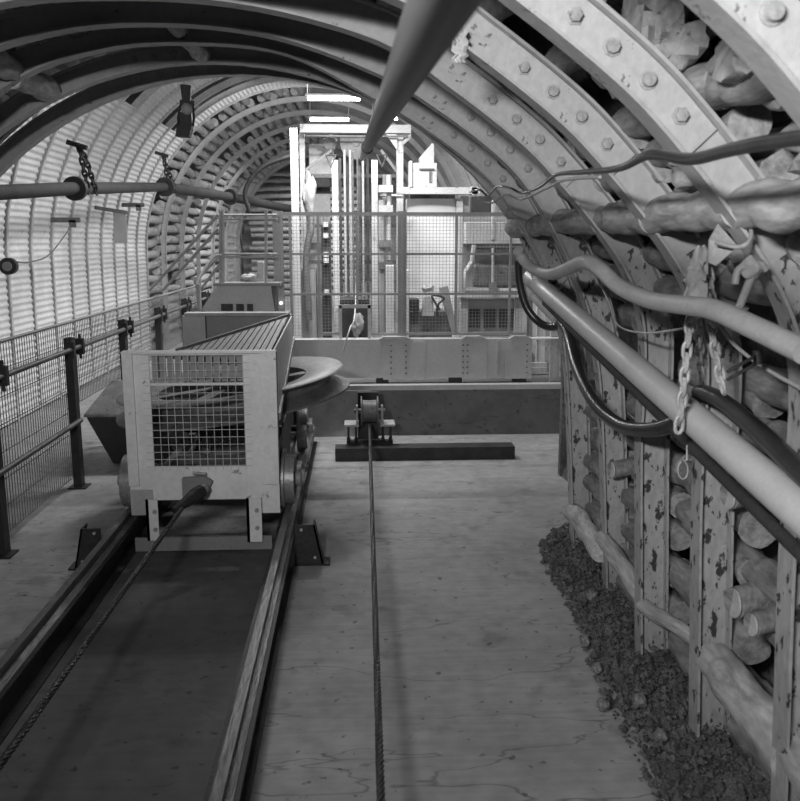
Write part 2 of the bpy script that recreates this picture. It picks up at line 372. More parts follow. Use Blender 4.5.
# ------------------------------------------------------------------ timber poles
def pole_proto(L, r, seed, m='timber', name='lagging_pole'):
    rnd = random.Random(seed); n = 7; pts = [V((rnd.uniform(-.012, .012), -L/2+L*i/(n-1), rnd.uniform(-.012, .012))) for i in range(n)]
    rr = [r*(1+rnd.uniform(-.07, .07))*(1.04-.08*i/(n-1)) for i in range(n)]
    mb = MB().tube(smooth_path(pts, 4), [rr[min(i//4, n-1)] for i in range((n-1)*4+1)], 18)
    mb.v = [v+V((v.x, 0, v.z))*((.16 if L < .9 else .10)*noise.noise(V((v.x*14, v.y*4, v.z*14+seed*5)))+.07*noise.noise(V((v.x*40, v.y*10, v.z*40)))) for v in mb.v]
    o = mb.build(name, m)
    return o
protos = [pole_proto(.84, .062+.008*i, i) for i in range(3)]
used = set()
def place(protol, i, loc, rot, label, group, cat='pole', sc=(1, 1, 1)):
    p = protol[i % len(protol)]
    if p.name in used: o = p.copy(); C.objects.link(o)
    else: o = p; used.add(p.name)
    o.location = V(loc); o.rotation_euler = rot; o.scale = sc
    return tag(o, label, cat, group)
bays = [(1.86, 2.62, 'nearest bay'), (2.62, 3.38, 'second bay from the camera'), (3.38, 4.13, 'third bay from the camera'), (4.13, 4.97, 'fourth bay from the camera'), (4.97, 5.8, 'fifth bay from the camera'), (5.8, 6.6, 'sixth bay from the camera'), (6.6, 7.4, 'bay before the lit hall')]
rnd = random.Random(3); cnt = 0
for bi, (y0, y1, bn) in enumerate(bays):
    if bi > 4: continue
    Yc = (y0+y1)/2; k = 0; s = .12
    while s < 5.2:
        r = [.062, .07, .078][cnt % 3]
        if s < PCZ+.9: x = 1.46+.145+r; z = s
        else:
            a = D2(24)+(s-PCZ-.9)/2.8; x = -1.04+(2.60+.145+r)*math.cos(a); z = .80+(2.60+.145+r)*math.sin(a)
        skip = (bi in (0, 1) and 2.7 < s < 4.1) or (rnd.random() < .12)
        if not skip:
            place(protos, cnt, (x, Yc+rnd.uniform(-.02, .02), z), (rnd.uniform(-.025, .025), rnd.uniform(0, 6), rnd.uniform(-.02, .02)),
                  'whitewashed timber pole, %s up in the %s of the right wall' % (ORD[min(k, 19)], bn), 'lagging poles behind the right wall arches')
            k += 1
        cnt += 1; s += 2*r+rnd.uniform(.03, .07)
for bi, (y0, y1, bn) in enumerate(bays[2:]):
    Yc = (y0+y1)/2; k = 0; a = D2(92)
    while a < D2(150):
        R = 2.56+.135+.075+(.1 if bi > 2 else 0)+(.12 if bi > 3 else 0)
        if rnd.random() > .15:
            place(protos, cnt, (PCX+R*math.cos(a), Yc, PCZ+R*math.sin(a)+(.04 if bi > 2 else 0)), (rnd.uniform(-.05, .05), rnd.uniform(0, 6), rnd.uniform(-.05, .05)),
                  'grey timber roof pole, %s left of the crown, %s' % (ORD[k], bn), 'roof poles above the low section')
            k += 1
        cnt += 1; a += D2(rnd.uniform(3.8, 5.2))
# strut logs between the webs (right shoulder, right foot, left crown)
struts = [pole_proto(.68, .085, 20+i, 'timber_pale', 'strut_log') for i in range(2)]
for bi, (y0, y1, bn) in enumerate(bays[:6]):
    Yc = (y0+y1)/2; sc = (1, (y1-y0-.03)/.68, 1)
    a = D2(33); place(struts, bi, (PCX+2.66*math.cos(a), Yc, PCZ+2.66*math.sin(a)), (0, 1.0*bi, 0), 'pale strut log between arches at the right shoulder, %s' % bn, 'strut logs between arches', 'log', (.8, sc[1], .8))
    if bi < 5: place(struts, bi+1, (1.45+.075, Yc, .46-.04*bi), ([0, 0, .2, .16, .05][bi], 2.0*bi, 0), 'strut log between arch legs near the floor, %s' % bn, 'strut logs between arches', 'log', ([1, 1, .45, .6, .8][bi], sc[1], [1, 1, .45, .6, .8][bi]))
    if bi > 1: 
        a = D2(112.5+ .6*bi); place(struts, bi, (PCX+2.64*math.cos(a), Yc, PCZ+2.66*math.sin(a)), (0, .7*bi, 0), 'strut log between arches left of the crown, %s' % bn, 'strut logs between arches', 'log', sc)
        a = D2(91); place(struts, bi, (PCX+2.65*math.cos(a), Yc, PCZ+2.66*math.sin(a)), (0, .9*bi, 0), 'strut log between arches at the crown, %s' % bn, 'strut logs between arches', 'log', (.7, sc[1], .7))
# cut log ends facing the roadway
for k, (x, y, Y, r, lab) in enumerate([(734, 603, 3.0, .062, 'cut log end facing out between the last two right legs'), (729, 496, 3.02, .055, 'upper cut log end facing out under the grey pipe'), (752, 625, 2.95, .045, 'small split log end beside the larger cut end'), (612, 470, 4.5, .05, 'cut log end between the second and third far legs')]):
    Y = 1.50/U(x, y, 1.0).x; p = U(x, y, Y)
    t = thing('cut_log', lab, 'log', p, 'cut log ends in the right wall')
    MB().tube([p+V((0.0, 0, 0)), p+V((.15, .05, .01)), p+V((.36, .1, .01))], [r, r*1.03, r], 16).build('bark', 'timber', t)
    MB().cyl(p+V((-.004, 0, 0)), p+V((.003, 0, 0)), r*.96, 16).build('sawn_face', 'timber_end', t)
# rubble lumps behind the near arches, top right
for k, (a, Y, r, s) in enumerate([(41, 2.2, .20, 1), (48, 2.1, .19, 2), (55, 2.25, .18, 3), (34, 2.2, .2, 4), (27, 2.25, .18, 5), (36, 3.0, .18, 6), (44, 3.02, .19, 7), (52, 3.0, .17, 8), (62, 2.2, .17, 9), (28.5, 3.0, .15, 10)]):
    a = D2(a); R = 2.56+.15+r*.8
    p = V((PCX+R*math.cos(a), Y, PCZ+R*math.sin(a)))
    one(MB().blob(p, (r*.8, r*1.6, r*.8), s, .55, 26, 1.7), 'packing_stone', 'rubble', 'rounded whitewashed packing lump, %s of those behind the upper right arches' % ORD[k], 'stone', p, 'packing lumps at the upper right')
# far end lagging poles
fp = [pole_proto(1, .095, 40+i, 'timber_pale') for i in range(3)]
fy = [17.66]+hallY[13:]+[34.5]; c2 = 0
for bi in range(len(fy)-1):
    y0, y1 = fy[bi], fy[bi+1]; k = 0; s = .2
    while s < 7.2:
        if s < HCZ: x = HCX-HR-.22; z = s; 
        else:
            a = PI-(s-HCZ)/(HR+.2); x = HCX+(HR+.22)*math.cos(a); z = HCZ+(HR+.22)*math.sin(a)
        if rnd.random() > .1 and bi < 6:
            r_ = rnd.uniform(.75, 1.0)
            place(fp, c2, (x, (y0+y1)/2, z), (rnd.uniform(-.05, .05), rnd.uniform(0, 6), rnd.uniform(-.03, .03)), 'pale timber pole lining the far end, %s bay, %s up' % (ORD[bi], ORD[k] if k < 20 else 'twentieth or more'),
                  'far end lining poles', 'pole', (r_, (y1-y0)*1.0, r_))
            k += 1
        c2 += 1; s += rnd.uniform(.205, .27)
k = 0
for cx_, nm_ in ((-3.1, 'left'), (-1.0, 'middle')):
    z = .15; k = 0
    while z < 4.9:
        r_ = rnd.uniform(.85, 1.05)
        place(fp, c2, (cx_+rnd.uniform(-.1, .1), 34.9+rnd.uniform(0, .12), z), (rnd.uniform(-.06, .06), rnd.uniform(0, 6), PI/2+rnd.uniform(-.04, .04)), 'pale timber pole stacked across the far end, %s stack, %s up' % (nm_, ORD[k] if k < 20 else 'twentieth or more'), 'poles stacked across the far end', 'pole', (r_, 2.15, r_))
        z += rnd.uniform(.22, .3); k += 1; c2 += 1
# ------------------------------------------------------------------ gravel along the right wall
edge = [(545, 545), (552, 572), (572, 600), (590, 640), (601, 680), (625, 720), (648, 765), (665, 800)]
ew = [G(x, y) for x, y in edge]
def edgeX(Y):
    if Y >= ew[0].y: return ew[0].x+(Y-ew[0].y)*.6
    for a, b in zip(ew, ew[1:]):
        if b.y <= Y <= a.y: return b.x+(a.x-b.x)*(Y-b.y)/(a.y-b.y)
    return ew[-1].x-.0*(ew[-1].y-Y)
mb = MB(); ny, nx = 150, 26; vs = []
for j in range(ny+1):
    Y = .8+(6.15-.8)*j/ny
    for i in range(nx+1):
        x0 = edgeX(Y)+.03*noise.noise(V((Y*9, 0, 0))); x1 = 1.88; x = x0+(max(x1-x0, .02))*i/nx; t = i/nx
        vs.append(V((x, Y, -.01+.10*min(1, t*1.6)**.8+.022*abs(noise.noise(V((x*22, Y*22, 0))))+.03*noise.noise(V((x*5, Y*5, 3))))))
mb.add(vs, [(j*(nx+1)+i, j*(nx+1)+i+1, (j+1)*(nx+1)+i+1, (j+1)*(nx+1)+i) for j in range(ny) for i in range(nx)], True)
for k in range(3600):
    Y = rnd.uniform(1.8, 6.2); x0 = edgeX(Y); u = rnd.random(); x = x0-.05+(1.85-x0)*u; r = rnd.choice([.008, .01, .013, .018, .026])
    z = .005+.10*min(1, max(0, u)*1.6)**.8
    c = V((x, Y, z)); q = [rnd.uniform(.6, 1.3) for _ in range(6)]
    mb.add([c+V((r*q[0], 0, 0)), c-V((r*q[1], 0, 0)), c+V((0, r*q[2], 0)), c-V((0, r*q[3], 0)), c+V((0, 0, r*q[4])), c-V((0, 0, r*.5))],
           [(0, 2, 4), (2, 1, 4), (1, 3, 4), (3, 0, 4), (2, 0, 5), (1, 2, 5), (3, 1, 5), (0, 3, 5)])
one(mb, 'gravel_bank', 'gravel', 'dark loose gravel and spoil banked along the foot of the right wall', 'gravel', (1.5, 4, 0), None, 'stuff')
for k, (x, y, r) in enumerate([(585, 640, .03), (592, 595, .035), (603, 705, .03), (639, 700, .035), (597, 668, .028), (661, 735, .03)]):
    p = G(x, y, .07)
    one(MB().blob(p, r, k, .4, 6), 'loose_stone', 'stone', 'loose stone on the gravel, %s of the scattered few' % ORD[k], 'stone', p, 'pale stones on the gravel')
# ------------------------------------------------------------------ ceiling pipe
a = U(362, 158, 12.0); b = U(439, 5, 1.12); d = (b-a).normalized()
t = thing('ceiling_pipe', 'long grey pipe running overhead from the camera to the winding frame', 'pipe', a)
MB().cyl(a, b+d*1.0, .0405, 28).build('pipe_body', 'roof_pipe', t)
for q in (.45,): p = a+(b-a)*q; MB().cyl(p-d*.03, p+d*.03, .05, 24).build('pipe_joint', 'roof_pipe', t)
# ------------------------------------------------------------------ left pipe
Pl = [U(-30, 194, 7.6), U(75, 188.5, 9.4), U(165, 187, 14.2), U(230, 197, 17.0), U(305, 212, 19.5)]
t = thing('left_wall_pipe', 'dark grey pipe hung on chains along the left wall', 'pipe', Pl[1])
for i in range(4): MB().cyl(Pl[i], Pl[i+1]+(Pl[i+1]-Pl[i]).normalized()*.02, .068 if i < 2 else .085, 20).build('pipe_body', 'dark_pipe', t)
for i in (1, 2, 3):
    dd = (Pl[i+1]-Pl[i-1]).normalized(); MB().cyl(Pl[i]-dd*.035, Pl[i]+dd*.035, .125 if i == 1 else .15, 20).build('flange', 'dark_steel', t)
# ------------------------------------------------------------------ right pipe + conduit
a = U(860, 561, 2.1); a = U(796, 507, 2.42); b = U(531, 278, 6.3); d = (a-b).normalized()
t = thing('grey_service_pipe', 'thick pale grey pipe slung on chains along the right wall', 'pipe', a)
MB().cyl(b, a+d*1.3, .062, 32).build('pipe_body', 'pipe_paint', t)
a2 = U(800, 553, 2.42); b2 = U(545, 303, 6.0); d2 = (a2-b2).normalized()
one(MB().cyl(b2, a2+d2*1.2, .022, 16), 'conduit', 'dark_pipe', 'thin dark conduit running just beneath the thick grey pipe', 'pipe', a2)
b3 = U(533, 296, 6.2); a3 = U(556, 320, 5.9)
one(MB().cyl(b3, a3, .03, 16).cyl(b3, b3+(b3-a3)*.25, .038, 16), 'pipe_nozzle', 'grey_hose', 'short shiny pipe stub below the start of the thick grey pipe', 'pipe', b3)
# hoses and cables
hp = [U(518, 262, 6.2), U(520, 285, 6.15), U(527, 308, 6.1), U(540, 323, 6.05), U(553, 327, 5.95), U(563, 323, 5.85)]
one(MB().tube(smooth_path(hp, 8), .028, 12), 'hose_loop', 'black_hose', 'short dark hose loop hanging beside the end of the fence', 'hose', hp[0])
hp = [U(561, 322, 5.75), U(568, 335, 5.5), U(577, 368, 5.0), U(594, 402, 4.5), U(618, 424, 4.1), U(645, 430, 3.75), U(670, 424, 3.5), U(690, 405, 3.42), U(700, 393, 3.35), U(718, 399, 3.15), U(745, 420, 2.9), U(775, 447, 2.65), U(812, 484, 2.4)]
hp[7] = hp[7]+V((.07, 0, .0)); hp[6] = hp[6]+V((.02, 0, 0))
one(MB().tube(smooth_path(hp, 8), .034, 14), 'black_hose', 'black_hose', 'thick black hose sagging under the grey pipe and rising behind it', 'hose', hp[4])
hp = [U(518, 250, 6.0), U(522, 258, 5.95), U(532, 268, 5.8), U(550, 274, 5.5), U(567, 269, 5.2), U(585, 262, 4.9), U(600, 269, 4.6), U(620, 287, 4.2), U(650, 300, 3.75), U(690, 306, 3.35), U(715, 310, 3.15), U(755, 328, 2.85), U(805, 352, 2.5)]
hp = [prof(x, y, 2.40) for x, y in [(518, 250), (522, 258), (532, 268), (550, 274), (567, 269), (585, 262), (600, 269), (620, 287), (650, 300), (690, 306), (715, 310), (755, 328), (805, 352)]]
one(MB().tube(smooth_path(hp, 8), .032, 14), 'grey_hose', 'grey_hose', 'pale grey hose draped over hangers above the thick pipe', 'hose', hp[7])
wp = [(470, 192), (480, 190), (488, 196), (497, 187), (510, 188), (522, 193), (540, 187), (556, 175), (585, 172), (620, 168), (650, 155), (690, 159), (730, 150), (770, 142), (830, 134)]
wps = [prof(x, y, 2.44) for x, y in wp]
one(MB().tube(smooth_path(wps, 8), [.006+.010*min(1, max(0, (i-50)/40)) for i in range((len(wps)-1)*8+1)], 10), 'power_cable', 'black_hose', 'dark cable strung across the arches at the right shoulder', 'cable', wps[9])
wps = [prof(x, y+3, 2.43) for x, y in [(478, 196), (492, 200), (505, 192), (522, 196), (545, 186), (565, 177), (600, 174)]]
one(MB().tube(smooth_path(wps, 8), .006, 8), 'signal_wire', 'wire', 'thin pale wire twisted beside the dark shoulder cable', 'cable', wps[2])
wps = [U(530, 250, 6.0), U(534, 285, 6.0), U(550, 300, 5.8), U(568, 278, 5.3), U(590, 270, 4.9), U(608, 300, 4.4), U(618, 325, 4.1), U(645, 333, 3.7), U(686, 328, 3.35)]
one(MB().tube(smooth_path(wps, 8), .005, 8), 'tie_wire', 'wire', 'thin pale wire hanging from the grey hose to the chain', 'wire', wps[3])
wps = [U(715, 318, 3.1), U(735, 345, 2.95), U(765, 368, 2.75), U(800, 388, 2.55)]
one(MB().tube(smooth_path(wps, 6), .007, 8), 'guide_rope', 'grey_hose', 'thin grey line running down from the chains to the right edge', 'rope', wps[0])
def loop_wire(c, w, h, Y):
    return [U(c[0]+w*math.cos(a), c[1]+h*math.sin(a), Y) for a in [2*PI*i/16 for i in range(16)]]
one(MB().tube([U(687, 445, 3.28), U(687, 460, 3.28)]+loop_wire((683, 470), 5, 9, 3.28)[12:]+loop_wire((683, 470), 5, 9, 3.28)[:12], .004, 8), 'wire_loop', 'wire', 'small wire loop hanging below the grey pipe', 'wire', U(687, 450, 3.28))
# chains
def chain(pts, link=.05, r=.007):
    pts = smooth_path(pts, 10); mb = MB(); L = [0]
    for p, q in zip(pts, pts[1:]): L.append(L[-1]+(q-p).length)
    s = 0; k = 0
    while s < L[-1]:
        i = max(j for j in range(len(L)) if L[j] <= s); i = min(i, len(pts)-2)
        f = (s-L[i])/max(1e-6, L[i+1]-L[i]); c = pts[i].lerp(pts[i+1], f); t = (pts[i+1]-pts[i]).normalized()
        q = V((0, 1, 0)) if k % 2 else V((1, 0, 0)); u = t.cross(q).normalized(); 
        ring = []
        for m_ in range(12):
            a = 2*PI*m_/12; ring.append(c+t*(link*.62*math.cos(a)+math.copysign(link*.12, math.cos(a)))+u*link*.33*math.sin(a))
        mb.tube(ring, r, 6, closed=True); s += link*1.02; k += 1
    return mb
cs = [('chain', [U(697, 262, 3.12), U(689, 290, 3.12), U(690, 318, 3.1), U(687, 350, 3.1), U(682, 400, 3.1), U(679, 425, 3.1)], 'galvanised chain holding the thick grey pipe, left strand'),
      ('chain', [U(706, 262, 3.12), U(711, 290, 3.1), U(712, 330, 3.05), U(717, 360, 3.05), U(723, 388, 3.05)], 'galvanised chain hanging free to the right of the pipe chain'),
      ('chain', [U(700, 258, 3.12), U(696, 300, 3.12), U(699, 345, 3.25), U(703, 372, 3.35)], 'galvanised chain strand passing behind the thick grey pipe')]
for nm, pp, lab in cs: one(chain(pp, .046, .0072), nm, 'chain_steel', lab, 'chain', pp[0], 'pipe chains on the right wall')
pp = [U(679, 425, 3.25), U(684, 436, 3.2), U(692, 438, 3.22)]
# rags and hangers
def rag(c, sx, sz, seed, m='cloth', name='rag', lab='', sy=None):
    mb = MB(); n = 9; vs = []; rr = random.Random(seed)
    for j in range(n):
        for i in range(n):
            u = i/(n-1)-.5; v = j/(n-1)-.5; w = (1-.5*abs(v)*rr.uniform(.6, 1.2))
            vs.append(V(c)+V((u*sx*w+.02*noise.noise(V((v*6, seed, 0))), .03*noise.noise(V((u*7, v*7, seed*1.0))), v*sz)))
    vs2 = [p+V((0, .006, 0)) for p in vs]; fs = []
    for j in range(n-1):
        for i in range(n-1):
            fs += [(j*n+i, j*n+i+1, (j+1)*n+i+1, (j+1)*n+i), (81+j*n+i, 81+j*n+i+1, 81+(j+1)*n+i+1, 81+(j+1)*n+i)]
    mb.add(vs+vs2, fs, True)
    return one(mb, name, m, lab, 'rag', c)
rag(U(460, 46, 3.315), .06, .12, 3, lab='pale lumpy rag stuck on an arch flange near the ceiling pipe')
one(MB().blob(U(700, 262, 3.05), (.03, .03, .055), 3, .6).blob(U(695, 275, 3.05), (.04, .03, .05), 5, .6), 'knotted_rag', 'cloth', 'white knotted rag at the top of the pipe chains', 'rag', U(700, 262, 3.25))
one(MB().blob(U(699, 300, 3.0), (.035, .03, .07), 8, .6).tube(smooth_path([U(702, 305, 2.98), U(708, 318, 2.96), U(716, 326, 2.96)]), .012, 8), 'hose_tie', 'cloth', 'pale cloth tie bunched over the grey hose at the chains', 'rag', U(699, 300, 3.2))
# folded white plastic wedge hung on arch E
w = [U(712, 232, 2.58), U(735, 248, 2.56), U(733, 250, 2.56), U(714, 268, 2.6), U(709, 245, 2.6)]
mb = MB().prism([U(718, 224, 2.55), U(738, 246, 2.55), U(716, 266, 2.58), U(708, 262, 2.6), U(709, 240, 2.6)], (.01, .03, 0))
one(mb, 'plastic_scrap', 'cloth', 'white folded plastic scrap hooked round the big arch flange', 'plastic scrap', U(715, 245, 2.58))
one(MB().tube(smooth_path([U(715, 242, 2.54), U(735, 247, 2.52), U(745, 245, 2.5), U(751, 238, 2.52), U(751, 228, 2.56)]), .007, 8), 'bent_hook', 'wire', 'bent steel hook round the big arch beside the plastic scrap', 'hook', U(735, 247, 2.52))
t = thing('pipe_hanger', 'pale steel hanger clamp with short tube on the big arch', 'hanger', U(752, 266, 2.5))
MB().blob(U(752, 268, 2.5), (.03, .025, .03), 2, .4).build('clamp', 'plate_paint', t)
MB().cyl(U(753, 273, 2.5), U(739, 308, 2.55), .012, 12).build('tube_stem', 'plate_paint', t)
MB().tube(smooth_path([U(735, 284, 2.5), U(738, 270, 2.5), U(747, 266, 2.5)]), .011, 8).build('hook', 'plate_paint', t)
MB().cyl(U(760, 262, 2.5), U(766, 270, 2.5), .012, 8).build('nut', 'bolt_steel', t)
t = thing('wall_bracket', 'dark double bar bracket on the right wall behind the chains', 'bracket', U(740, 375, 2.66))
for dy in (0, 8): MB().tube([U(727, 372+dy, 2.62), U(752, 358+dy, 2.62), U(757, 352+dy, 2.7)], .006, 8).build('bar', 'dark_steel', t)
MB().cyl(U(757, 350, 2.66), U(758, 364, 2.66), .014, 10).build('end_knob', 'dark_steel', t)
# ------------------------------------------------------------------ ropes
pr0 = U(369.5, 424, 8.66); pr1 = G(381, 800, .35); dd = (pr1-pr0).normalized()
def rope(a, b, r):
    mb = MB(); a = V(a); b = V(b); t = (b-a).normalized(); n = int((b-a).length/.02)
    for k in range(4):
        pts = []
        u = t.cross(V((0, 0, 1))).normalized(); w = t.cross(u)
        for i in range(n+1):
            ph = i*.02/.13*2*PI/1.0+k*PI/2; pts.append(a+t*(i*.02)+(u*math.cos(ph)+w*math.sin(ph))*r*.5)
        mb.tube(pts, r*.56, 6)
    return mb
one(rope(pr0, pr1+dd*1.6, .0155), 'haulage_rope', 'rope_steel', 'steel haulage rope running along the floor from the roller to the camera', 'rope', pr0)
lr0 = U(190, 497, 5.78); lr1 = G(2, 762, .42); dd = (lr1-lr0).normalized()
one(rope(lr0, lr1+dd*1.6, .0155), 'tension_rope', 'rope_steel', 'steel rope running from the carriage socket to the lower left', 'rope', lr0)
# ------------------------------------------------------------------ track
RX = (-1.655, -.505)
for k, X in enumerate(RX):
    t = thing('track_rail', ['left rail on its dark steel beam beside the walkway', 'right rail on its steel beam beside the open floor'][k], 'rail', (X, 4, 0), 'carriage rails')
    y0, y1 = -.9, 9.3
    sec = [(-.065, .0), (.065, .0), (.065, .012), (.006, .012), (.006, .188), (.065, .188), (.065, .2), (-.065, .2), (-.065, .188), (-.006, .188), (-.006, .012), (-.065, .012)]
    MB().prism([V((X+a, y0, z)) for a, z in sec], (0, y1-y0, 0)).build('beam', 'dark_steel', t)
    sec = [(-.045, .2), (.045, .2), (.045, .208), (.009, .218), (.009, .252), (.021, .258), (.021, .278), (-.021, .278), (-.021, .258), (-.009, .252), (-.009, .218), (-.045, .208)]
    MB().prism([V((X+a, y0, z)) for a, z in sec], (0, y1-y0, 0)).build('rail_head', 'rail_steel', t)
    sgn = 1 if k else -1
    for yb in (5.62,):
        x0 = X+sgn*.07
        g = MB().prism([V((x0, yb, 0)), V((x0+sgn*.2, yb, 0)), V((x0+sgn*.14, yb, .29)), V((x0+sgn*.01, yb, .29))], (0, .012, 0)).prism([V((x0+sgn*.2, yb, 0)), V((x0+sgn*.2, yb+.12, 0)), V((x0+sgn*.14, yb+.12, .29)), V((x0+sgn*.14, yb, .29))], (-sgn*.012, 0, 0)).box((x0, yb-.01, 0), (x0+sgn*.24, yb+.13, .012)).build('gusset', 'dark_steel', t)
        for q in ((.05, .26), (.14, .06)): MB().cyl(V((x0+sgn*q[0], yb-.012, q[1])), V((x0+sgn*q[0], yb, q[1])), .01, 10).build('bolt', 'plate_paint', g)
# ------------------------------------------------------------------ tension carriage
FY = 5.9
t = thing('tension_carriage', 'pale steel wheeled carriage with wire mesh front and big tilted sheave', 'carriage', (-1.1, FY+.8, 0))
xl, xr, zt = U(122, 353, FY).x, U(276, 353, FY).x, U(200, 353, FY).z
gx0, gx1 = U(151, 400, FY).x, U(244, 400, FY).x; gz1, gz0 = U(200, 355, FY).z, U(200, 466, FY).z
za = U(200, 497, FY).z; zb = U(140, 515, FY).z
th = .012
m_ = MB()
m_.box((xl, FY, zb), (gx0, FY+th, zt)).box((gx1, FY, zb), (xr, FY+th, zt)).box((gx0, FY, za-.02), (gx1, FY+th, gz0)).box((gx0, FY, gz1), (gx1, FY+th, zt))
m_.build('front_plate', 'cart_paint', t, bevel=.002)
MB().box((xl, FY-.025, zb+.22), (xl+.07, FY, zt)).build('corner_angle', 'cart_paint', t)
MB().box((xr-.10, FY-.03, zb+.22), (xr, FY, zt+.005)).build('corner_angle', 'cart_paint', t)
MB().box((xl, FY-.035, zt), (xr, FY+.05, zt+.015)).build('top_edge', 'cart_paint', t)
MB().box((xl+.005, FY-.006, zb), (gx0-.02, FY-.0, za+.06)).build('patch_plate', 'plate_paint', t)
# mesh
m_ = MB(); n = 12
for i in range(n+1): x = gx0+(gx1-gx0)*i/n; m_.bar((x, FY-.004, gz0-.03), (x, FY-.004, gz1+.01), .0038)
nz = 15
for i in range(nz+1): z = gz0+(gz1-gz0)*i/nz; m_.bar((gx0-.05, FY-.008, z), (gx1+.05, FY-.008, z), .0036)
m_.build('wire_mesh', 'pale_wire', t)
zc = U(200, 384, FY).z; MB().box((gx0, FY-.002, zc-.008), (gx1, FY+.03, zc+.008)).build('cross_bar', 'cart_paint', t)
m_ = MB(); n = 12
for i in range(n): x = gx0+.005+(gx1-gx0)*i/n; m_.box((x, FY+.05, zc+.01), (x+(gx1-gx0)/n*.78, FY+.065, gz1))
m_.build('slat_screen', 'cart_inner', t).data.materials[0] = M['fence_paint']
# legs, bumper, drawbar
for (a, b, yy) in ((U(147, 500, FY).x, U(159, 500, FY).x, 545), (U(247, 500, FY).x, U(262, 500, FY).x, 548)):
    zl = max(.03, U(150, yy, FY).z+.05)
    o = MB().box((a, FY-.05, zl), (a+.02, FY, za)).box((a, FY-.05, zl), (b, FY-.038, za)).build('leg', 'cart_paint', t)
    for zz in (.33, .2): MB().lathe(((a+b)/2+.02, FY-.05, zz), (0, -1, 0), [(.001, 0), (.016, 0), (.016, .014), (.001, .014)], 6, False).build('bolt', 'bolt_steel', o)
MB().box((U(135, 540, FY).x, FY+.0, .02), (U(272, 540, FY).x, FY+.02, .12)).build('bumper', 'fence_paint', t)
MB().box((U(160, 540, FY).x, FY+.02, .115), (U(250, 540, FY).x, FY+1.5, .125)).build('tray', 'mid_steel', t)
m_ = MB().box((xl+.02, FY+.03, zb+.05), (xl+.08, FY+2.3, za)).box((xr-.08, FY+.03, zb+.05), (xr-.02, FY+2.3, za)).box((xl+.08, FY+2.2, zb+.05), (xr-.08, FY+2.3, za)).box((xl+.08, FY+1.2, zb+.05), (xr-.08, FY+1.28, za))
m_.build('chassis', 'mid_steel', t)
# socket
m_ = MB().prism([U(183, 477, FY-.02), U(205, 475, FY-.02), U(213, 480, FY-.02), U(204, 498, FY-.02), U(184, 496, FY-.02)], (0, -.05, 0)); k_ = m_.build('drawbar_bracket', 'fence_paint', t)
p0 = U(205, 488, FY-.12); p1 = U(186, 502, FY-.3)
MB().cyl(U(193, 473, FY-.06), U(206, 474, FY-.06), .012, 10).build('pin', 'bolt_steel', k_)
MB().cyl(p0, p0.lerp(p1, .25), .036, 14).build('collar', 'fence_paint', k_)
MB().tube([p0.lerp(p1, .2), p0.lerp(p1, .5), p1, p1+(p1-p0)*.6], [.045, .05, .036, .022], 16).build('rope_socket', 'dark_steel', t)
# wheels
for k, (X, Yw) in enumerate([(RX[0], FY+.28), (RX[1], FY+.28), (RX[0], FY+2.0), (RX[1], FY+2.0)]):
    sg = 1 if k % 2 else -1; ax = (sg, 0, 0); c = V((X, Yw, .278+.19))
    w_ = MB().lathe(c, ax, [(.04, -.045), (.225, -.045), (.225, -.025), (.19, -.02), (.19, .045), (.165, .045), (.15, .01), (.07, .01), (.07, .03), (.04, .03)], 40).build('wheel', 'wheel_steel', t)
    MB().lathe(c, ax, [(.001, .03), (.055, .03), (.055, .085), (.04, .095), (.001, .095)], 20).build('hub_cap', 'fence_paint', w_)
for Yw in (FY+.28, FY+2.0): MB().cyl((RX[0], Yw, .468), (RX[1], Yw, .468), .03, 14).build('axle', 'dark_steel', t)
# frame posts, sides
for (x, y_) in ((xl+.03, FY+.04), (xr-.03, FY+.04), (xl+.03, FY+2.25), (xr-.03, FY+2.25)):
    MB().box((x-.03, y_-.03, za-.05), (x+.03, y_+.03, zt if y_ < FY+1 else zt-.45)).build('frame_post', 'cart_inner', t)
A = V((U(176, 349, FY).x, FY+.02, zt+.01)); B = V((xr-.03, FY+.02, zt+.01)); Cc = V((xr-.05, 7.75, U(288, 316, 7.75).z))
n = 15; m_ = MB()
for i in range(n):
    u0 = i/n; u1 = (i+.8)/n
    p0, p1 = A.lerp(B, u0), A.lerp(B, u1); m_.add([p0, p1, p1.lerp(Cc, 0)+(Cc-A.lerp(B, 1))*(u1), p0+(Cc-B)*(u0), p0-V((0, 0, .012)), p1-V((0, 0, .012)), p1+(Cc-B)*u1-V((0, 0, .012)), p0+(Cc-B)*u0-V((0, 0, .012))],
          [(0, 1, 2, 3), (7, 6, 5, 4), (0, 4, 5, 1), (1, 5, 6, 2), (2, 6, 7, 3), (3, 7, 4, 0)])
m_.build('slatted_hood', 'fence_paint', t)
MB().bar(A+V((0, 0, .01)), Cc+V((0, 0, .012)), .02, .02).build('hood_edge', 'mid_steel', t)
m_ = MB().prism([B+V((.005, 0, 0)), Cc+V((.02, 0, 0)), Cc+V((.02, .1, -.28)), V((xr-.01, FY+.5, zt-.42)), V((xr-.01, FY+.05, zt-.5))], (.01, 0, 0))
sp_ = m_.build('side_plate', 'cart_paint', t)
MB().bar(Cc+V((.03, .1, -.22)), V((xr+.005, FY+.05, zt-.46)), .05, .02, (1, 0, 0)).build('side_brace', 'fence_paint', t)
m_ = MB().prism([V((xr-.02, FY+.06, za+.35)), V((xr-.02, FY+1.6, za+.5)), V((xr-.02, FY+1.0, za-.05)), V((xr-.02, FY+.06, za-.1))], (.012, 0, 0)); m_.build('skirt_plate', 'cart_inner', t)
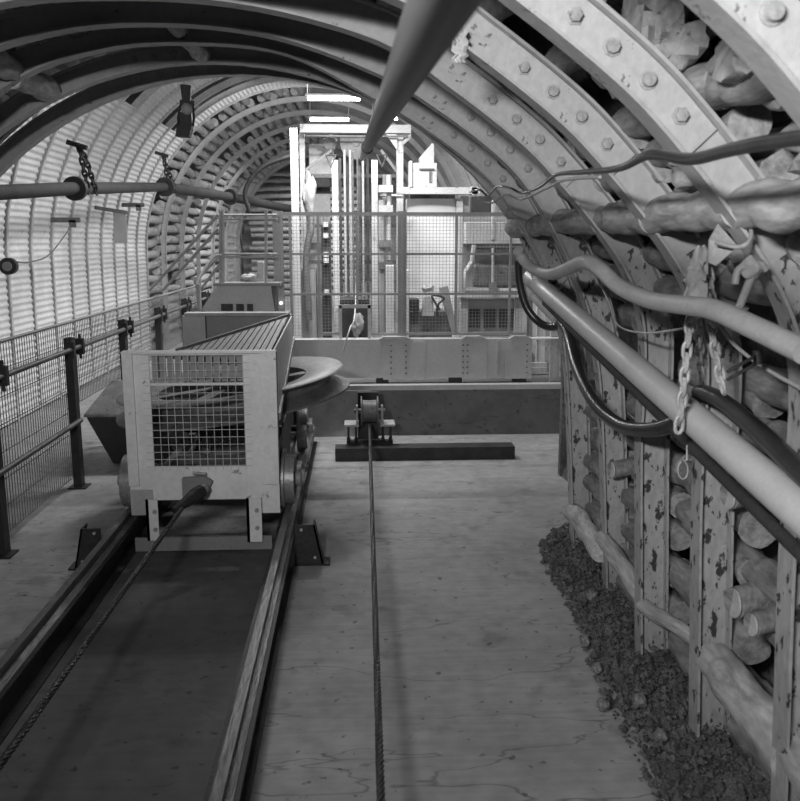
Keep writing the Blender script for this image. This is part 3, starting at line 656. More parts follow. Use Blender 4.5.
# sheave
def lz(tilt):  # axis direction
    return V((math.sin(tilt[0]), math.sin(tilt[1]), 1)).normalized()
ax = lz((-.13, -.02)); sc_ = V((-1.03, FY+1.25, .98)); R_ = .97
m_ = MB().lathe(sc_, ax, [(.62, .05), (R_-.05, .085), (R_-.03, .07), (R_-.16, .02), (R_-.16, -.02), (R_+.0, -.085), (R_+.0, -.10), (.62, -.06)], 72)
sh = m_.build('sheave_rim', 'sheave_steel', t)
q = V((0, 1, 0)); u = ax.cross(q).normalized(); w = ax.cross(u)
for k in range(6):
    a = PI/3*k+.2; dv = u*math.cos(a)+w*math.sin(a); MB().bar(sc_+dv*.14, sc_+dv*.66, .12, .07, ax).build('spoke', 'sheave_steel', sh)
MB().cyl(sc_-ax*.12, sc_+ax*.12, .17, 28).build('hub', 'sheave_steel', sh)
MB().bar(sc_-ax*.16+V((-.5, 0, 0)), sc_-ax*.16+V((.5, 0, 0)), .16, .05).build('sheave_bearer', 'mid_steel', t)
MB().bar((xl+.1, FY+.5, gz1-.05), (xl+.55, FY+1.6, gz0+.5), .05).build('inner_brace', 'mid_steel', t)
# ------------------------------------------------------------------ tub to the left of the carriage
p = G(112, 458); X1 = -1.95; Y0 = 8.3
q = [U(88, 417, 8.3), U(126, 416, 8.3), U(132, 457, 8.7), U(105, 457, 8.7)]
t = thing('steel_tub', 'dark tapered steel tub beside the left rail, cover heaped on top', 'tub', (-2.1, 8.9, 0))
x0 = q[0].x; x1 = -1.82; zt_ = q[0].z
zt_ = U(88, 417, 8.2).z
MB().hexa([V((x0+.16, 8.45, .0)), V((x1, 8.45, 0)), V((x1, 8.2, zt_)), V((x0, 8.2, zt_)), V((x0+.16, 9.0, 0)), V((x1, 9.0, 0)), V((x1, 9.25, zt_)), V((x0, 9.25, zt_))]).build('tub_body', 'tub', t, bevel=.03)
MB().hexa([V((x0-.01, 8.17, zt_)), V((x1+.01, 8.17, zt_)), V((x1+.01, 8.2, zt_+.03)), V((x0-.01, 8.2, zt_+.03)), V((x0-.01, 9.28, zt_)), V((x1+.01, 9.28, zt_)), V((x1+.01, 9.2, zt_+.2)), V((x0-.01, 9.2, zt_+.2))]).build('tub_cover', 'mid_steel', t, bevel=.02)
# ------------------------------------------------------------------ left safety fence
FX = -2.52
t = thing('safety_fence', 'dark posted wire mesh fence along the left walkway', 'fence', (FX, 9, 0))
py = [4.2, 5.93, 7.65, 9.4, 11.1, 12.8, 14.5]
ztop = 1.48
for Y in py: MB().box((FX-.035, Y-.05, 0), (FX+.035, Y+.05, ztop-.12)).box((FX-.08, Y-.08, 0), (FX+.08, Y+.08, .012)).build('post', 'dark_steel', t)
for i in range(len(py)-1):
    y0, y1 = py[i], py[i+1]; m_ = MB(); X = FX-.06; n = int((y1-y0)/.05)
    zb_ = .08 if i < 2 else .72
    for k in range(n+1): y = y0+(y1-y0)*k/n; m_.bar((X, y, zb_), (X, y, ztop), .005)
    for k in range(8): z = zb_+(ztop-zb_)*k/7; m_.bar((X-.004, y0, z), (X-.004, y1, z), .006)
    m_.build('mesh_panel', 'mesh_wire', t)
MB().cyl((FX-.06, py[0], ztop), (FX-.06, py[-1], ztop), .014, 10).build('top_wire', 'fence_paint', t)
for z in (1.27, .62):
    MB().cyl((FX+.055, py[0], z), (FX+.055, py[-1] if z > 1 else py[2], z), .022, 12).build('rail', 'fence_dark', t)
for Y in py[1:]:
    for s_ in (-.13, .13):
        m_ = MB().box((FX+.02, Y+s_-.025, 1.2), (FX+.085, Y+s_+.025, 1.34)); m_.cyl((FX+.05, Y+s_, 1.16), (FX+.05, Y+s_, 1.38), .014, 8)
        m_.build('clamp', 'dark_steel', t)
# ------------------------------------------------------------------ floor channel, roller
bY = 8.45; a = U(335, 446, bY); b = U(515, 446, bY)
t = thing('floor_channel', 'dark steel channel lying across the floor in front of the concrete step', 'steel channel', (a.x, bY, 0))
MB().prism([V((a.x, bY, 0)), V((a.x, bY, .13)), V((a.x, bY+.2, .13)), V((a.x, bY+.2, 0)), V((a.x, bY+.185, 0)), V((a.x, bY+.185, .118)), V((a.x, bY+.012, .118)), V((a.x, bY+.012, 0))], (b.x-a.x, 0, 0)).build('channel_body', 'dark_steel', t)
rY = 8.72; rc = U(369.5, 411, rY)
t = thing('rope_roller', 'small rope roller on bolted brackets over the floor channel', 'roller', (rc.x, rY, .13))
MB().lathe(rc, (1, 0, 0), [(.02, -.09), (.155, -.09), (.155, -.078), (.115, -.07), (.11, 0), (.115, .07), (.155, .078), (.155, .09), (.02, .09)], 36).build('roller_drum', 'sheave_steel', t)
MB().cyl(rc-V((.16, 0, 0)), rc+V((.16, 0, 0)), .025, 14).build('axle', 'mid_steel', t)
for s_ in (-1, 1):
    x = rc.x+s_*.13
    MB().prism([V((x-.01, rY-.12, rc.z-.12)), V((x-.01, rY+.12, rc.z-.12)), V((x-.01, rY+.04, rc.z+.06)), V((x-.01, rY-.04, rc.z+.06))], (.02, 0, 0)).build('bearing_plate', 'fence_paint', t)
    xs = sorted((x-.02*s_, x+.13*s_))
    MB().box((xs[0], rY-.12, rc.z-.14), (xs[1], rY+.12, rc.z-.12)).build('shelf_plate', 'off_white', t)
    for xx in (x+.01*s_, x+.09*s_):
        for yy in (-.06, .06): MB().cyl((xx, rY+yy, .13), (xx, rY+yy, rc.z-.14), .011, 8).cyl((xx, rY+yy, .13), (xx, rY+yy, .17), .022, 6).build('stud', 'dark_steel', t)
MB().box((rc.x-.22, rY-.1, .118), (rc.x+.24, rY+.1, .14)).build('base_plate', 'dark_steel', t)
MB().box((rc.x-.12, rY+.22, .1), (rc.x+.1, rY+.3, .62)).box((rc.x-.14, rY+.2, 0), (rc.x+.12, rY+.32, .1)).build('back_stop', 'dark_steel', t)
# ------------------------------------------------------------------ bridge girder and its guard fence
gY = 9.72; a = U(240, 340, gY); g0 = .66; g1 = 1.08; xa, xb = -.72, 2.0
t = thing('bridge_girder', 'pale grey riveted plate girder across the roadway under the guard fence', 'girder', (xa, gY, .58))
MB().box((xa, gY, g0), (xb, gY+.015, g1)).box((xa, gY-.0, g1), (xb+.4, gY+.2, g1+.014)).box((xa, gY, g0-.012), (xb, gY+.2, g0)).build('girder_web', 'girder_paint', t)
for x0, x1 in ((383, 425), (463, 487), (505, 532)):
    p0 = U(x0, 345, gY).x; p1 = U(x1, 345, gY).x; MB().box((p0, gY-.008, g0-.03), (p1, gY, g1-.01)).build('stiffener_plate', 'girder_paint', t)
rv = MB()
for xx in (391, 406, 463, 467.5, 527):
    for k in range(6):
        p = V((U(xx, 355, gY).x, gY-.008, g0+.04+k*.065)); rv.blob(p, .011, 0, 0, 4)
tag(rv.build('rivets', 'mid_steel', t), kind='stuff')
MB().box((U(497, 345, gY).x, gY-.03, g0+.02), (U(500, 345, gY).x, gY, g1)).build('joint_fin', 'off_white', t)
for x0, x1 in ((379, 412), (462, 488), (510, 533)):
    p0 = U(x0, 338, gY-.05); p1 = U(x1, 338, gY-.05)
    MB().hexa([V((p0.x, gY-.02, g1+.014)), V((p1.x, gY-.02, g1+.014)), V((p1.x-.08, gY-.02, g1+.045)), V((p0.x+.05, gY-.02, g1+.045)), V((p0.x, gY+.16, g1+.014)), V((p1.x, gY+.16, g1+.014)), V((p1.x-.08, gY+.16, g1+.045)), V((p0.x+.05, gY+.16, g1+.045))]).build('foot_plate', 'off_white', t)
for x0 in (-.66, .3, 1.15, 1.9):
    MB().box((x0-.07, gY+.02, .578), (x0+.07, gY+.18, .65)).build('bearing_block', 'dark_steel', t)
for k, (y_, lab) in enumerate([(10.35, 'nearer'), (11.2, 'farther')]):
    one(MB().box((1.2, y_, .58), (2.35, y_+.08, .66)).box((1.2, y_+.02, .66), (2.35, y_+.06, .72)), 'cross_rail', 'off_white', 'pale steel rail lying on the concrete behind the girder end, %s one' % lab, 'rail', (1.8, y_, .58))
fY = gY+.1
z0f, z1f = g1+.05, U(400, 213, fY).z
def fx(px): return U(px, 280, fY).x
def fz(py_): return U(400, py_, fY).z
t = thing('guard_fence', 'tall grey wire mesh guard fence standing on the girder', 'fence', (0, fY, g1))
for px, w_ in ((279, .11), (402, .10)):
    x = fx(px); MB().box((x-w_/2, fY-.03, g1+.014), (x+w_/2, fY+.03, z1f+.02)).box((x-.014, fY-.045, g1+.014), (x+.014, fY-.03, z1f)).build('post', 'fence_paint', t)
for px in (291, 319, 456, 510): x = fx(px); MB().box((x-.014, fY-.015, z0f), (x+.014, fY+.015, z1f)).build('upright', 'fence_paint', t)
MB().box((fx(357)-.014, fY-.015, fz(305)), (fx(357)+.014, fY+.015, z1f)).build('upright', 'fence_paint', t)
for py_, w_ in ((214, .02), (254, .013), (294, .013)):
    MB().box((fx(275), fY-.014, fz(py_)-w_), (fx(527), fY+.014, fz(py_)+w_)).build('rail', 'fence_paint', t)
MB().box((fx(318), fY-.014, fz(333)-.013), (fx(339), fY+.014, fz(333)+.013)).box((fx(368), fY-.014, fz(334)-.013), (fx(527), fY+.014, fz(334)+.013)).build('bottom_rail', 'fence_paint', t)
MB().box((fx(338.5), fY-.02, g1+.014), (fx(341.5), fY+.02, fz(305))).box((fx(367.5), fY-.02, g1+.014), (fx(370.5), fY+.02, fz(305))).box((fx(338.5), fY-.02, fz(308)), (fx(370.5), fY+.02, fz(304.5))).build('opening_frame', 'off_white', t)
def mesh_panel(x0, x1, z0, z1, hole=None, p=.038):
    m_ = MB(); n = round((x1-x0)/p); nz = round((z1-z0)/p)
    for i in range(n+1):
        x = x0+(x1-x0)*i/n
        zz = z0
        if hole and hole[0] < x < hole[1]: zz = hole[2]
        m_.bar((x, fY+.018, zz), (x, fY+.018, z1), .004)
    for i in range(nz+1):
        z = z0+(z1-z0)*i/nz
        if hole and z < hole[2]:
            m_.bar((x0, fY+.022, z), (hole[0], fY+.022, z), .004); m_.bar((hole[1], fY+.022, z), (x1, fY+.022, z), .004)
        else: m_.bar((x0, fY+.022, z), (x1, fY+.022, z), .004)
    return m_
mesh_panel(fx(284), fx(398), z0f, z1f, (fx(340), fx(369), fz(305))).build('mesh_panel', 'fence_paint', t)
mesh_panel(fx(406), fx(523), z0f, z1f).build('mesh_panel', 'fence_paint', t)
# thin rope through the opening
one(MB().tube(smooth_path([U(343, 351, 9.66), U(350, 328, 9.75), U(355, 312, 10.4), U(357, 250, 12.6)]), .008, 8), 'winch_rope', 'wire', 'thin rope passing up through the opening in the guard fence', 'rope', U(350, 328, 9.75))
# ------------------------------------------------------------------ winding frame behind the fence
WZ = .57
def col(t, px, Y, wpx, z1, m='white_paint', z0=WZ, name='column', dp=.14):
    a = U(px-wpx/2, 250, Y).x; b = U(px+wpx/2, 250, Y).x; return MB().box((a, Y, z0), (b, Y+dp, z1)).build(name, m, t)
t = thing('headframe', 'tall white steel headframe behind the guard fence', 'headframe', (0, 12.6, WZ))
zt2 = U(355, 128, 12.6).z
col(t, 296, 11.6, 7, U(297, 128, 11.6).z); col(t, 304, 12.9, 5, zt2)
col(t, 336, 12.4, 6, U(337, 160, 12.4).z); col(t, 375, 12.4, 6, U(374, 160, 12.4).z)
for px in (345.5, 351, 363.5): col(t, px, 12.7, 2.2, U(355, 150, 12.7).z, 'off_white', name='guide')
for px in (341, 348, 360, 368): col(t, px, 13.0, 2.5, U(355, 158, 13.0).z, 'mid_steel', name='guide')
col(t, 400, 12.7, 6.5, U(400, 134, 12.7).z); col(t, 385, 12.9, 4, U(385, 175, 12.9).z, 'off_white')
def beam(t, x0, y0, x1, y1, Y, name='crossbeam', m='white_paint', dp=.14):
    a = U(x0, y0, Y); b = U(x1, y1, Y); return MB().box((a.x, Y, b.z), (b.x, Y+dp, a.z)).build(name, m, t)
beam(t, 300, 124, 411, 133, 12.6); beam(t, 306, 135, 408, 137, 12.55, m='mid_steel', dp=.03); beam(t, 380, 194, 402, 196, 12.65)
beam(t, 310, 183, 332, 175, 12.8, m='off_white') if False else None
MB().prism([U(386, 134, 12.65), U(397, 134, 12.65), U(397, 150, 12.65)], (0, .04, 0)).build('gusset', 'white_paint', t)
MB().prism([U(411, 133, 12.6), U(402, 142, 12.6), U(402, 146, 12.6), U(411, 138, 12.6)], (0, .04, 0)).build('gusset', 'off_white', t)
for px in (331, 382):
    MB().tube([U(px-5, 155, 12.4), U(px+5, 155, 12.4), U(px, 167, 12.4)], .02, 6, closed=True).build('bracket', 'mid_steel', t)
for (x0, y0, x1, y1) in ((303, 172, 332, 150), (381, 150, 397, 172), (303, 240, 330, 222), (381, 262, 397, 240)):
    MB().bar(U(x0, y0, 13.0), U(x1, y1, 13.0), .04).build('brace', 'fence_paint', t)
for y_ in (176, 226, 262): MB().bar(U(303, y_, 13.05), U(399, y_, 13.05), .05).build('cross_tie', 'mid_steel', t)
# head sheave
c = U(356, 143, 12.85); hs = thing('head_sheave', 'round grey head sheave at the top of the winding frame', 'sheave', c)
MB().lathe(c, (0, 1, 0), [(.02, -.04), (.15, -.04), (.23, -.05), (.23, .05), (.15, .04), (.02, .04)], 36).build('sheave_disc', 'mid_steel', hs)
MB().cyl(c-V((0, .06, 0)), c+V((0, .06, 0)), .05, 14).build('hub', 'mid_steel', hs)
for k, px in enumerate((352.6, 357.4)):
    p0 = U(px, 156, 12.47); one(MB().cyl(V((p0.x, 12.47, .9)), V((p0.x, 12.47, p0.z)), .014, 8), 'winding_rope', 'mid_steel', 'vertical winding rope below the head sheave, %s of the pair' % ('left' if k == 0 else 'right'), 'rope', (p0.x, 12.47, .9), 'winding ropes')
# control cabinet + stuff between
def boxt(name, lab, cat, x0, y0, x1, y1, Y, dp, m, bev=.01, group=None, stand=None):
    a = U(x0, y0, Y); b = U(x1, y1, Y)
    return one(MB().box((a.x, Y, b.z if stand is None else stand), (b.x, Y+dp, a.z)), name, m, lab, cat, ((a.x+b.x)/2, Y+dp/2, b.z), group, None, bev)
t = thing('control_cabinet', 'white cabinet with a dark screen left of the winding columns', 'cabinet', U(320, 250, 13.4))
MB().box((U(310, 200, 13.4).x, 13.4, U(0+310, 175, 13.4).z), (U(334, 200, 13.4).x, 13.7, U(310, 144, 13.4).z)).build('upper_box', 'white_paint', t)
MB().box((U(306, 200, 13.4).x, 13.4, WZ), (U(330, 200, 13.4).x, 13.7, U(310, 194, 13.4).z)).build('lower_box', 'off_white', t)
MB().box((U(306, 200, 13.42).x, 13.45, U(310, 194, 13.4).z), (U(330, 200, 13.4).x, 13.7, U(310, 174, 13.4).z)).build('dark_screen', 'dark_steel', t)
MB().box((U(305, 200, 13.42).x, 13.38, U(310, 175, 13.4).z), (U(331, 200, 13.4).x, 13.7, U(310, 173.5, 13.4).z)).build('shelf', 'off_white', t)
MB().blob(U(329, 143, 13.2), (.12, .06, .1), 4, .6).build('lamp_fitting', 'off_white', t)
# cable bundle / machinery in the left panel
mb = MB()
pts = [U(308, 180, 12.2), U(306, 200, 12.2), U(311, 225, 12.2), U(306, 260, 12.2), U(309, 320, 12.2)]
t = thing('machine_unit', 'grey winch machinery with small white boxes behind the left mesh panel', 'winch', U(310, 330, 12.2))
MB().tube(smooth_path(pts), .05, 10).build('hose_bundle', 'mid_steel', t)
MB().blob(U(309, 192, 12.2), (.09, .08, .25), 5, .5).build('padding', 'off_white', t)
MB().box((U(292, 300, 12.3).x, 12.3, WZ), (U(316, 300, 12.3).x, 12.7, U(300, 270, 12.3).z)).build('housing', 'fence_paint', t)
MB().box((U(322, 300, 12.2).x, 12.25, WZ), (U(331, 300, 12.2).x, 12.5, U(300, 225, 12.2).z)).build('dark_box', 'dark_steel', t)
for py_ in (222, 233, 252, 258, 290): MB().box((U(324, 300, 12.1).x, 12.18, U(300, py_+5, 12.15).z), (U(329, 300, 12.1).x, 12.26, U(300, py_, 12.15).z)).build('small_box', 'white_paint', t)
MB().box((U(340, 330, 11.4).x, 11.4, WZ), (U(369, 330, 11.4).x, 12.2, U(340, 300, 11.4).z)).build('dark_pit_box', 'dark_steel', t)
MB().blob(U(358, 326, 11.3), (.07, .05, .13), 6, .7, 14).build('canvas_bundle', 'fence_paint', t)
for x_, nm in ((381, 'column_left'), (392, 'x'), (405, 'x')):
    pass
boxt('white_post', 'white short post standing left of the middle guard fence post', 'post', 386, 265, 394, 334, 11.2, .12, 'white_paint', stand=WZ)
boxt('white_post', 'white short post standing right of the middle guard fence post', 'post', 404, 270, 409, 334, 11.2, .12, 'white_paint', stand=WZ)
t = thing('grey_pump', 'grey pipework cluster between the winding columns and the middle fence post', 'pump', U(383, 300, 12.0))
MB().cyl(U(382, 335, 12.0), U(382, 200, 12.0), .05, 12).build('riser', 'fence_paint', t)
MB().cyl(U(389, 260, 12.0), U(389, 175, 12.0), .035, 12).build('riser', 'off_white', t)
for py_ in (185, 205, 240, 262): MB().box((U(379, 300, 11.95).x, 11.9, U(300, py_+7, 11.95).z), (U(393, 300, 11.95).x, 12.1, U(300, py_, 11.95).z)).build('valve', ['mid_steel', 'off_white'][py_ % 2], t)
# right hand machine
t = thing('beam_gantry', 'white horizontal gantry beam above the big white drum', 'gantry', U(438, 190, 12.2))
beam(t, 397, 187, 478, 194, 12.2, 'beam', dp=.2)
MB().prism([U(472, 186, 12.2), U(480, 189, 12.2), U(480, 193, 12.2), U(472, 195, 12.2)], (0, .2, 0)).build('beam_end', 'white_paint', t)
col(t, 464, 12.45, 8, U(464, 196, 12.45).z, 'off_white'); 
MB().box((U(410, 197, 12.5).x, 12.5, U(300, 200, 12.5).z), (U(455, 197, 12.5).x, 12.7, U(300, 193, 12.5).z)).build('hanger_block', 'mid_steel', t)
t = thing('white_motor_box', 'white motor box with grille slot on top of the gantry beam', 'motor box', U(425, 187, 12.25))
MB().box((U(412, 180, 12.3).x, 12.2, U(300, 187, 12.3).z), (U(436, 180, 12.3).x, 12.6, U(300, 163, 12.3).z)).build('body', 'white_paint', t)
MB().prism([U(420, 163, 12.3), U(420, 157, 12.3), U(432, 143, 12.3), U(434, 144, 12.3), U(434, 187, 12.3)], (0, .25, 0)).build('slanted_cowl', 'white_paint', t)
MB().box((U(409, 180, 12.3).x, 12.18, U(300, 187, 12.3).z), (U(411.5, 180, 12.3).x, 12.5, U(300, 161, 12.3).z)).build('side_plate', 'white_paint', t)
MB().box((U(429, 180, 12.2).x, 12.185, U(300, 182, 12.2).z), (U(431.5, 180, 12.2).x, 12.2, U(300, 171, 12.2).z)).build('slot', 'mid_steel', t)
MB().box((U(419, 180, 12.2).x, 12.17, U(300, 169.5, 12.2).z), (U(434, 180, 12.2).x, 12.2, U(300, 168, 12.2).z)).build('slot', 'mid_steel', t)
a = U(408, 198, 12.3); b = U(456, 297, 12.3); rr = (b.x-a.x)/2; 
m_ = MB(); cxx = (a.x+b.x)/2; pr_ = []
for k in range(25): an = PI+PI*k/24; pr_.append(V((cxx+rr*math.cos(an), 12.5+.05*math.sin(an), WZ)))
m_.prism(pr_+[V((b.x, 12.9, WZ)), V((a.x, 12.9, WZ))], (0, 0, a.z-WZ)); 
t = thing('white_drum_guard', 'big smooth white curved guard behind the right mesh panel', 'guard', (cxx, 12.5, WZ))
m_.build('curved_panel', 'panel_white', t); MB().box((b.x, 12.35, WZ), (b.x+.09, 12.6, a.z)).build('edge_post', 'white_paint', t)
t = thing('low_drive', 'grey and dark drive unit in front of the white guard', 'drive unit', U(425, 334, 11.5))
MB().box((U(409, 330, 11.6).x, 11.6, WZ), (U(452, 330, 11.6).x, 12.0, U(300, 312, 11.6).z)).build('base', 'mid_steel', t)
MB().box((U(409, 300, 11.5).x, 11.5, U(300, 313, 11.5).z), (U(419, 300, 11.5).x, 11.9, U(300, 300, 11.5).z)).build('dark_box', 'dark_steel', t)
MB().prism([U(422, 316, 11.45), U(434, 316, 11.45), U(433, 297, 11.45), U(425, 297, 11.45)], (0, .2, 0)).build('white_case', 'off_white', t)
MB().tube(smooth_path([U(437, 316, 11.4), U(438, 305, 11.4), U(444, 298, 11.4), U(432, 296, 11.4), U(440, 310, 11.4)]), .015, 8).build('cable_coil', 'dark_steel', t)
MB().blob(U(428, 288, 11.5), (.08, .06, .05), 3, .5).build('handwheel', 'off_white', t)
MB().prism([U(440, 288, 11.5), U(448, 286, 11.5), U(458, 334, 11.5), U(452, 334, 11.5)], (0, .2, 0)).build('sloping_panel', 'fence_paint', t)
# operator machine
t = thing('machine_cabin', 'large grey machine frame with rounded openings behind the right end of the fence', 'machine', U(490, 335, 10.95))
Ym = 10.95
def bx(nm, x0, y0, x1, y1, Y, dp, m, par=t, bev=.01): a = U(x0, y0, Y); b = U(x1, y1, Y); return MB().box((a.x, Y, b.z), (b.x, Y+dp, a.z)).build(nm, m, par, bevel=bev)
bx('back_panel', 462, 215, 528, 300, Ym+.3, .2, 'fence_paint')
bx('lower_housing', 460, 298, 526, 336, Ym+.12, .3, 'fence_paint')
bx('top_box', 466, 222, 522, 244, Ym+.0, .3, 'off_white')
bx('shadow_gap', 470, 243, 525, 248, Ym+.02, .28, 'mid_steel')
fr = MB()
fr.tube([U(472, 262, Ym), U(466, 272, Ym), U(465, 290, Ym), U(523, 291, Ym)], .035, 8).tube([U(472, 262, Ym), U(474, 245, Ym)], .03, 8).tube([U(493, 248, Ym), U(493, 290, Ym)], .02, 8)
fr.build('frame_tube', 'off_white', t)
bx('window_panel', 473, 264, 521, 287, Ym+.15, .1, 'mid_steel', bev=.04)
bx('sill', 460, 293, 526, 298, Ym-.02, .1, 'girder_paint')
for x0, x1 in ((468, 480), (484, 496), (499, 514)): bx('opening', x0, 309, x1, 328, Ym+.1, .03, 'dark_steel', bev=0)
bx('left_column', 460, 298, 468, 337, Ym+.05, .1, 'off_white'); bx('right_column', 515, 298, 527, 337, Ym+.05, .1, 'off_white')
MB().cyl(U(493, 287, Ym-.05), U(493, 287, Ym+.02), .06, 14).build('knob', 'mid_steel', t)
bx('upper_window', 471, 196, 492, 214, Ym+.3, .1, 'dark_steel'); bx('window_post', 492, 200, 495, 240, Ym-.02, .05, 'off_white')
# ------------------------------------------------------------------ platform left of the fence
pY = 8.85
t = thing('access_platform', 'grey steel access platform with handrails behind the carriage', 'platform', U(240, 340, pY))
def pb(nm, x0, y0, x1, y1, Y, dp, m, bev=.004): return bx(nm, x0, y0, x1, y1, Y, dp, m, t, bev)
a = U(182, 316, 8.7); b = U(206, 345, 8.7)
MB().box((a.x, 8.7, 0), (b.x, 8.95, a.z)).build('end_box', 'girder_paint', t)
a = U(206, 316, 8.72); b = U(291, 345, 8.72)
MB().box((a.x, 8.74, 0), (b.x, 8.95, a.z)).build('front_panel', 'fence_paint', t)
pb('edge_strip', 184, 313, 289, 316, 8.68, .16, 'off_white')
MB().prism([U(197, 316, 9.4), U(217, 286, 9.4), U(271, 286, 9.4), U(275, 316, 9.4)], (0, .03, 0)).build('apron_plate', 'girder_paint', t)
for x0, x1 in ((221, 233), (236, 244), (247, 253)): pb('slot', x0, 304, x1, 311, 9.385, .01, 'dark_steel', 0)
pb('deck_edge', 213, 283, 280, 286, 9.38, .3, 'fence_paint')
pb('upright_plate', 196, 284, 201, 314, 9.2, .03, 'off_white')
for px in (220, 223, 266): MB().cyl(U(px, 286, 9.42), U(px, 210, 9.42), .017 if px != 220 else .013, 12).build('handrail_post', 'off_white', t)
for py_ in (215, 219, 254, 257): MB().cyl(U(221, py_, 9.42), U(277, py_-(0), 9.42), .013, 10).build('handrail', 'off_white', t)
pb('side_post', 266, 284, 276, 313, 9.45, .1, 'mid_steel')
pb('control_box', 257, 262, 264, 284, 9.7, .15, 'off_white'); MB().blob(U(249, 277, 9.6), (.08, .05, .035), 3, .5).build('small_fitting', 'off_white', t)
t = thing('stair_handrail', 'pale sloping stair handrails left of the access platform', 'handrail', U(160, 290, 12))
for a_, b_ in (((150, 290), (219, 214)), ((163, 290), (219, 228)), ((195, 282), (225, 250)), ((200, 290), (222, 262))):
    MB().cyl(U(a_[0], a_[1], 11.6), U(b_[0], b_[1], 9.6), .018, 10).build('rail', 'fence_paint', t)
MB().tube(smooth_path([U(198, 290, 9.3), U(197, 284, 9.3), U(204, 270, 9.35), U(214, 257, 9.4), U(222, 255, 9.42)]), .016, 10).build('curved_end', 'off_white', t)
one(MB().lathe(U(281, 303, 9.75), (0, -1, 0), [(.001, 0), (.016, 0), (.012, .01), (.001, .012)], 12), 'indicator_lamp', 'indicator', 'small glowing indicator lamp on the left guard fence post', 'lamp', U(281, 303, 9.75))
# ------------------------------------------------------------------ left wall bits
t = thing('hanging_lamp', 'dark hooded lamp hanging from the lit end arch', 'lamp', U(185, 86, 7.35))
def lp(x, y): return U(x, y, 7.35)
MB().prism([lp(180, 84), lp(191, 85), lp(190, 101), lp(182, 101)], (0, .04, 0)).build('bracket', 'dark_steel', t)
MB().bar(lp(180, 102), lp(195, 103), .03).build('crossbar', 'dark_steel', t)
MB().blob(lp(187, 109), (.048, .05, .048), 1, .05).build('reflector', 'off_white', t)
MB().tube([lp(181, 103), lp(178, 118), lp(179, 125)], .009, 8).tube([lp(193, 103), lp(194, 118), lp(193, 126)], .009, 8).build('yoke', 'dark_steel', t)
MB().prism([lp(179, 112), lp(191, 113), lp(192, 124), lp(189, 137), lp(175.5, 136), lp(177, 122)], (0, .1, 0)).build('hood', 'dark_steel', t)
p = U(117, 212, 12.4); q = U(129, 243, 12.4)
t = thing('notice_board', 'plain grey plate hung on the left wall below the pipe', 'plate', p)
MB().box((p.x-.05, 12.38, q.z), (q.x-.02, 12.4, p.z)).build('plate', 'fence_paint', t); MB().bar((p.x-.3, 12.41, p.z+.06), (q.x, 12.4, p.z-.01), .05).build('hanger', 'mid_steel', t)
for k, (x, y, Y, lab) in enumerate([(76, 220, 10.9, 'small dark bracket on the left wall beneath the first chain'), (141, 205, 14.2, 'small grey bracket on the left wall right of the hung plate')]):
    p = U(x, y, Y); one(MB().box(p-V((.3, .02, .03)), p+V((.05, .02, .03))).box(p-V((.08, .02, .09)), p+V((-.0, .0, .0))), 'wall_bracket', 'mid_steel', lab, 'bracket', p)
p = U(10, 266, 9.6); t = thing('call_point', 'dark round call point on the left wall at the picture edge', 'call point', p)
MB().cyl(p, p+V((.02, -.12, 0)), .09, 18).build('body', 'dark_steel', t); MB().cyl(p+V((.02, -.12, 0)), p+V((.02, -.14, 0)), .05, 14).build('face', 'fence_paint', t); MB().bar(p+V((0, 0, 0)), p+V((-.4, .1, .02)), .04).build('mount', 'dark_steel', t)
cl = [('left wall chain pair holding the dark pipe at its first flange', [U(96, 191, 9.9), U(86, 160, 9.6), U(79, 146, 9.4)], [U(88, 190, 9.7), U(83, 165, 9.5), U(79, 146, 9.4)]),
      ('left wall chain pair holding the dark pipe at its second flange', [U(168, 186, 14.3), U(165, 165, 14.2), U(163, 155, 14.2)], [U(175, 188, 14.4), U(168, 170, 14.3), U(163, 155, 14.2)])]
for lab, c1, c2_ in cl:
    t = thing('pipe_chain', lab, 'chain', c1[0], 'left wall pipe chains'); chain(c1, .07, .012).build('strand', 'dark_steel', t); chain(c2_, .07, .012).build('strand', 'dark_steel', t)
    MB().bar(c1[-1]+V((-.12, 0, .04)), c1[-1]+V((.08, 0, -.02)), .05).build('hook', 'dark_steel', t)
hp = [U(300, 155, 17), U(285, 158, 17), U(264, 166, 17), U(250, 180, 17), U(245, 195, 17), U(250, 212, 17)]
one(MB().tube(smooth_path(hp), .045, 10), 'far_hose', 'dark_steel', 'dark hose curving down to the left pipe at the far end', 'hose', hp[2])
hp = [U(18, 262, 9.7), U(30, 262, 10.2), U(50, 254, 11), U(72, 225, 11.5), U(76, 219, 11.5)]
one(MB().tube(smooth_path(hp), .009, 6), 'wall_cable', 'mid_steel', 'thin cable looping over the ribbed left wall', 'cable', hp[2])
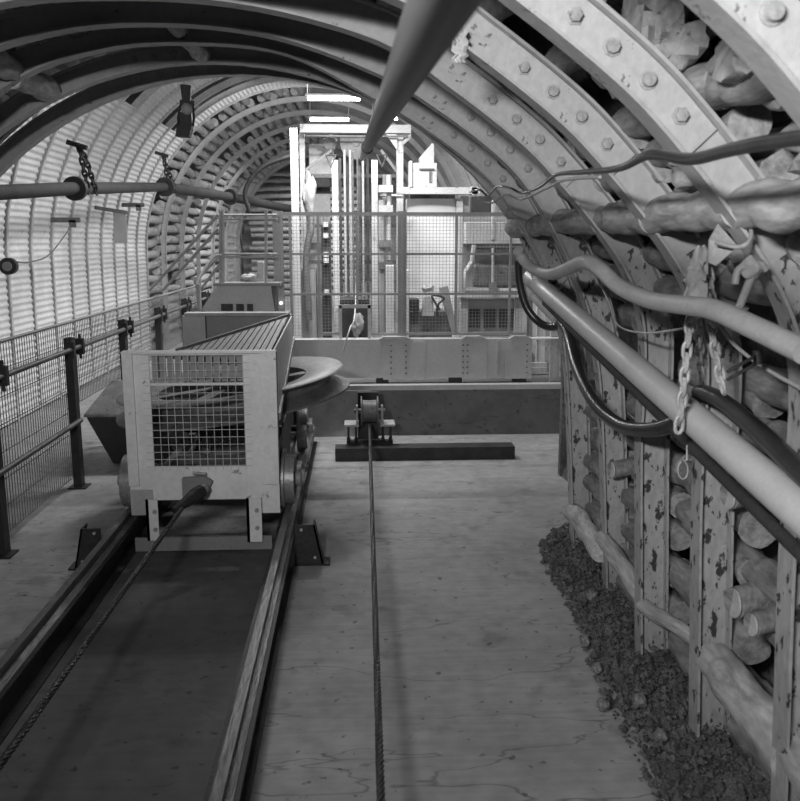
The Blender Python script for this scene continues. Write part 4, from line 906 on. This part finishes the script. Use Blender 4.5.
# ------------------------------------------------------------------ lights
def fluo(x, y, Y, L, lab, power, dz=0):
    p = U(x, y, Y)
    t = thing('ceiling_light', lab, 'light', p, 'hall fluorescent lights')
    MB().box((p.x-L/2-.03, Y-.025, p.z+.035), (p.x+L/2+.03, Y+.025, p.z+.055)).build('fitting', 'mid_steel', t)
    MB().cyl((p.x-L/2, Y, p.z), (p.x+L/2, Y, p.z), .024, 12).build('tube', 'tube_light', t)
    MB().bar((p.x-L/2, Y, p.z+.06), (p.x-L/2, Y, min(5.05, p.z+.6)), .012).bar((p.x+L/2, Y, p.z+.06), (p.x+L/2, Y, min(5.05, p.z+.6)), .012).build('hanger', 'wire', t)
    area(lab, (p.x, Y, p.z-.04), (0, 0, -1), L, .02, power)
def area(name, loc, direc, sx, sy, power, spread=180):
    l = bpy.data.lights.new('light', 'AREA'); l.shape = 'RECTANGLE'; l.size = sx; l.size_y = sy; l.energy = power; l.spread = math.radians(spread)
    o = bpy.data.objects.new('lamp_light', l); C.objects.link(o); o.location = loc; o.rotation_euler = V(direc).to_track_quat('-Z', 'Y').to_euler()
    l.use_shadow = True; return o
fluo(334, 98.5, 11.3, .66, 'bright fluorescent tube, nearer of the pair above the winding frame', 95)
fluo(329.5, 119.5, 14.5, .62, 'fluorescent tube, farther of the pair above the winding frame', 60)
fluo(385, 118.5, 14.5, .4, 'short fluorescent tube right behind the ceiling pipe', 35)
# unseen fill lamps added to brighten the hall wall and the far end
area('hall', (-.9, 9.4, 4.75), (-.1, .2, -1), 1.2, .3, 100)
area('hall', (-.6, 16.5, 4.6), (-.3, .5, -1), 1.2, .3, 110)
area('hall', (-1.0, 24.8, 4.4), (0, 0, -1), 1.2, .3, 260)
area('hall', (-1.0, 32.8, 4.4), (0, 0, -1), 1.2, .3, 160)
# roadway lamp above the photographer
area('road', (-.95, -.35, 2.9), (.85, .75, -.12), .6, .15, 52, 112)
area('cart_fill', (-.8, -.6, 2.9), (-.06, 1, -.07), .4, .15, 31, 95)  # unseen fill aimed forward, added to brighten the carriage front
area('hall', (.8, 9.5, 4.45), (0, .9, -1), 1.0, .2, 75)  # unseen hall fill added to whiten the drum guard
w = bpy.data.worlds.new('w'); bpy.context.scene.world = w; w.use_nodes = True; w.node_tree.nodes['Background'].inputs[0].default_value = (1, 1, 1, 1); w.node_tree.nodes['Background'].inputs[1].default_value = .05
# ------------------------------------------------------------------ camera
cam = bpy.data.cameras.new('camera'); co = bpy.data.objects.new('camera', cam); C.objects.link(co)
cam.sensor_fit = 'HORIZONTAL'; cam.sensor_width = 56; cam.lens = FP/800*56; cam.clip_start = .05
co.location = (0, 0, H); mrot = Matrix((cr, cu, -cf)).transposed(); co.rotation_euler = mrot.to_euler()
cam.dof.use_dof = True; cam.dof.focus_distance = 7; cam.dof.aperture_fstop = 8
S = bpy.context.scene; S.camera = co
S.view_settings.view_transform = 'Standard'; S.view_settings.look = 'None'; S.view_settings.gamma = 1; S.view_settings.exposure = 0
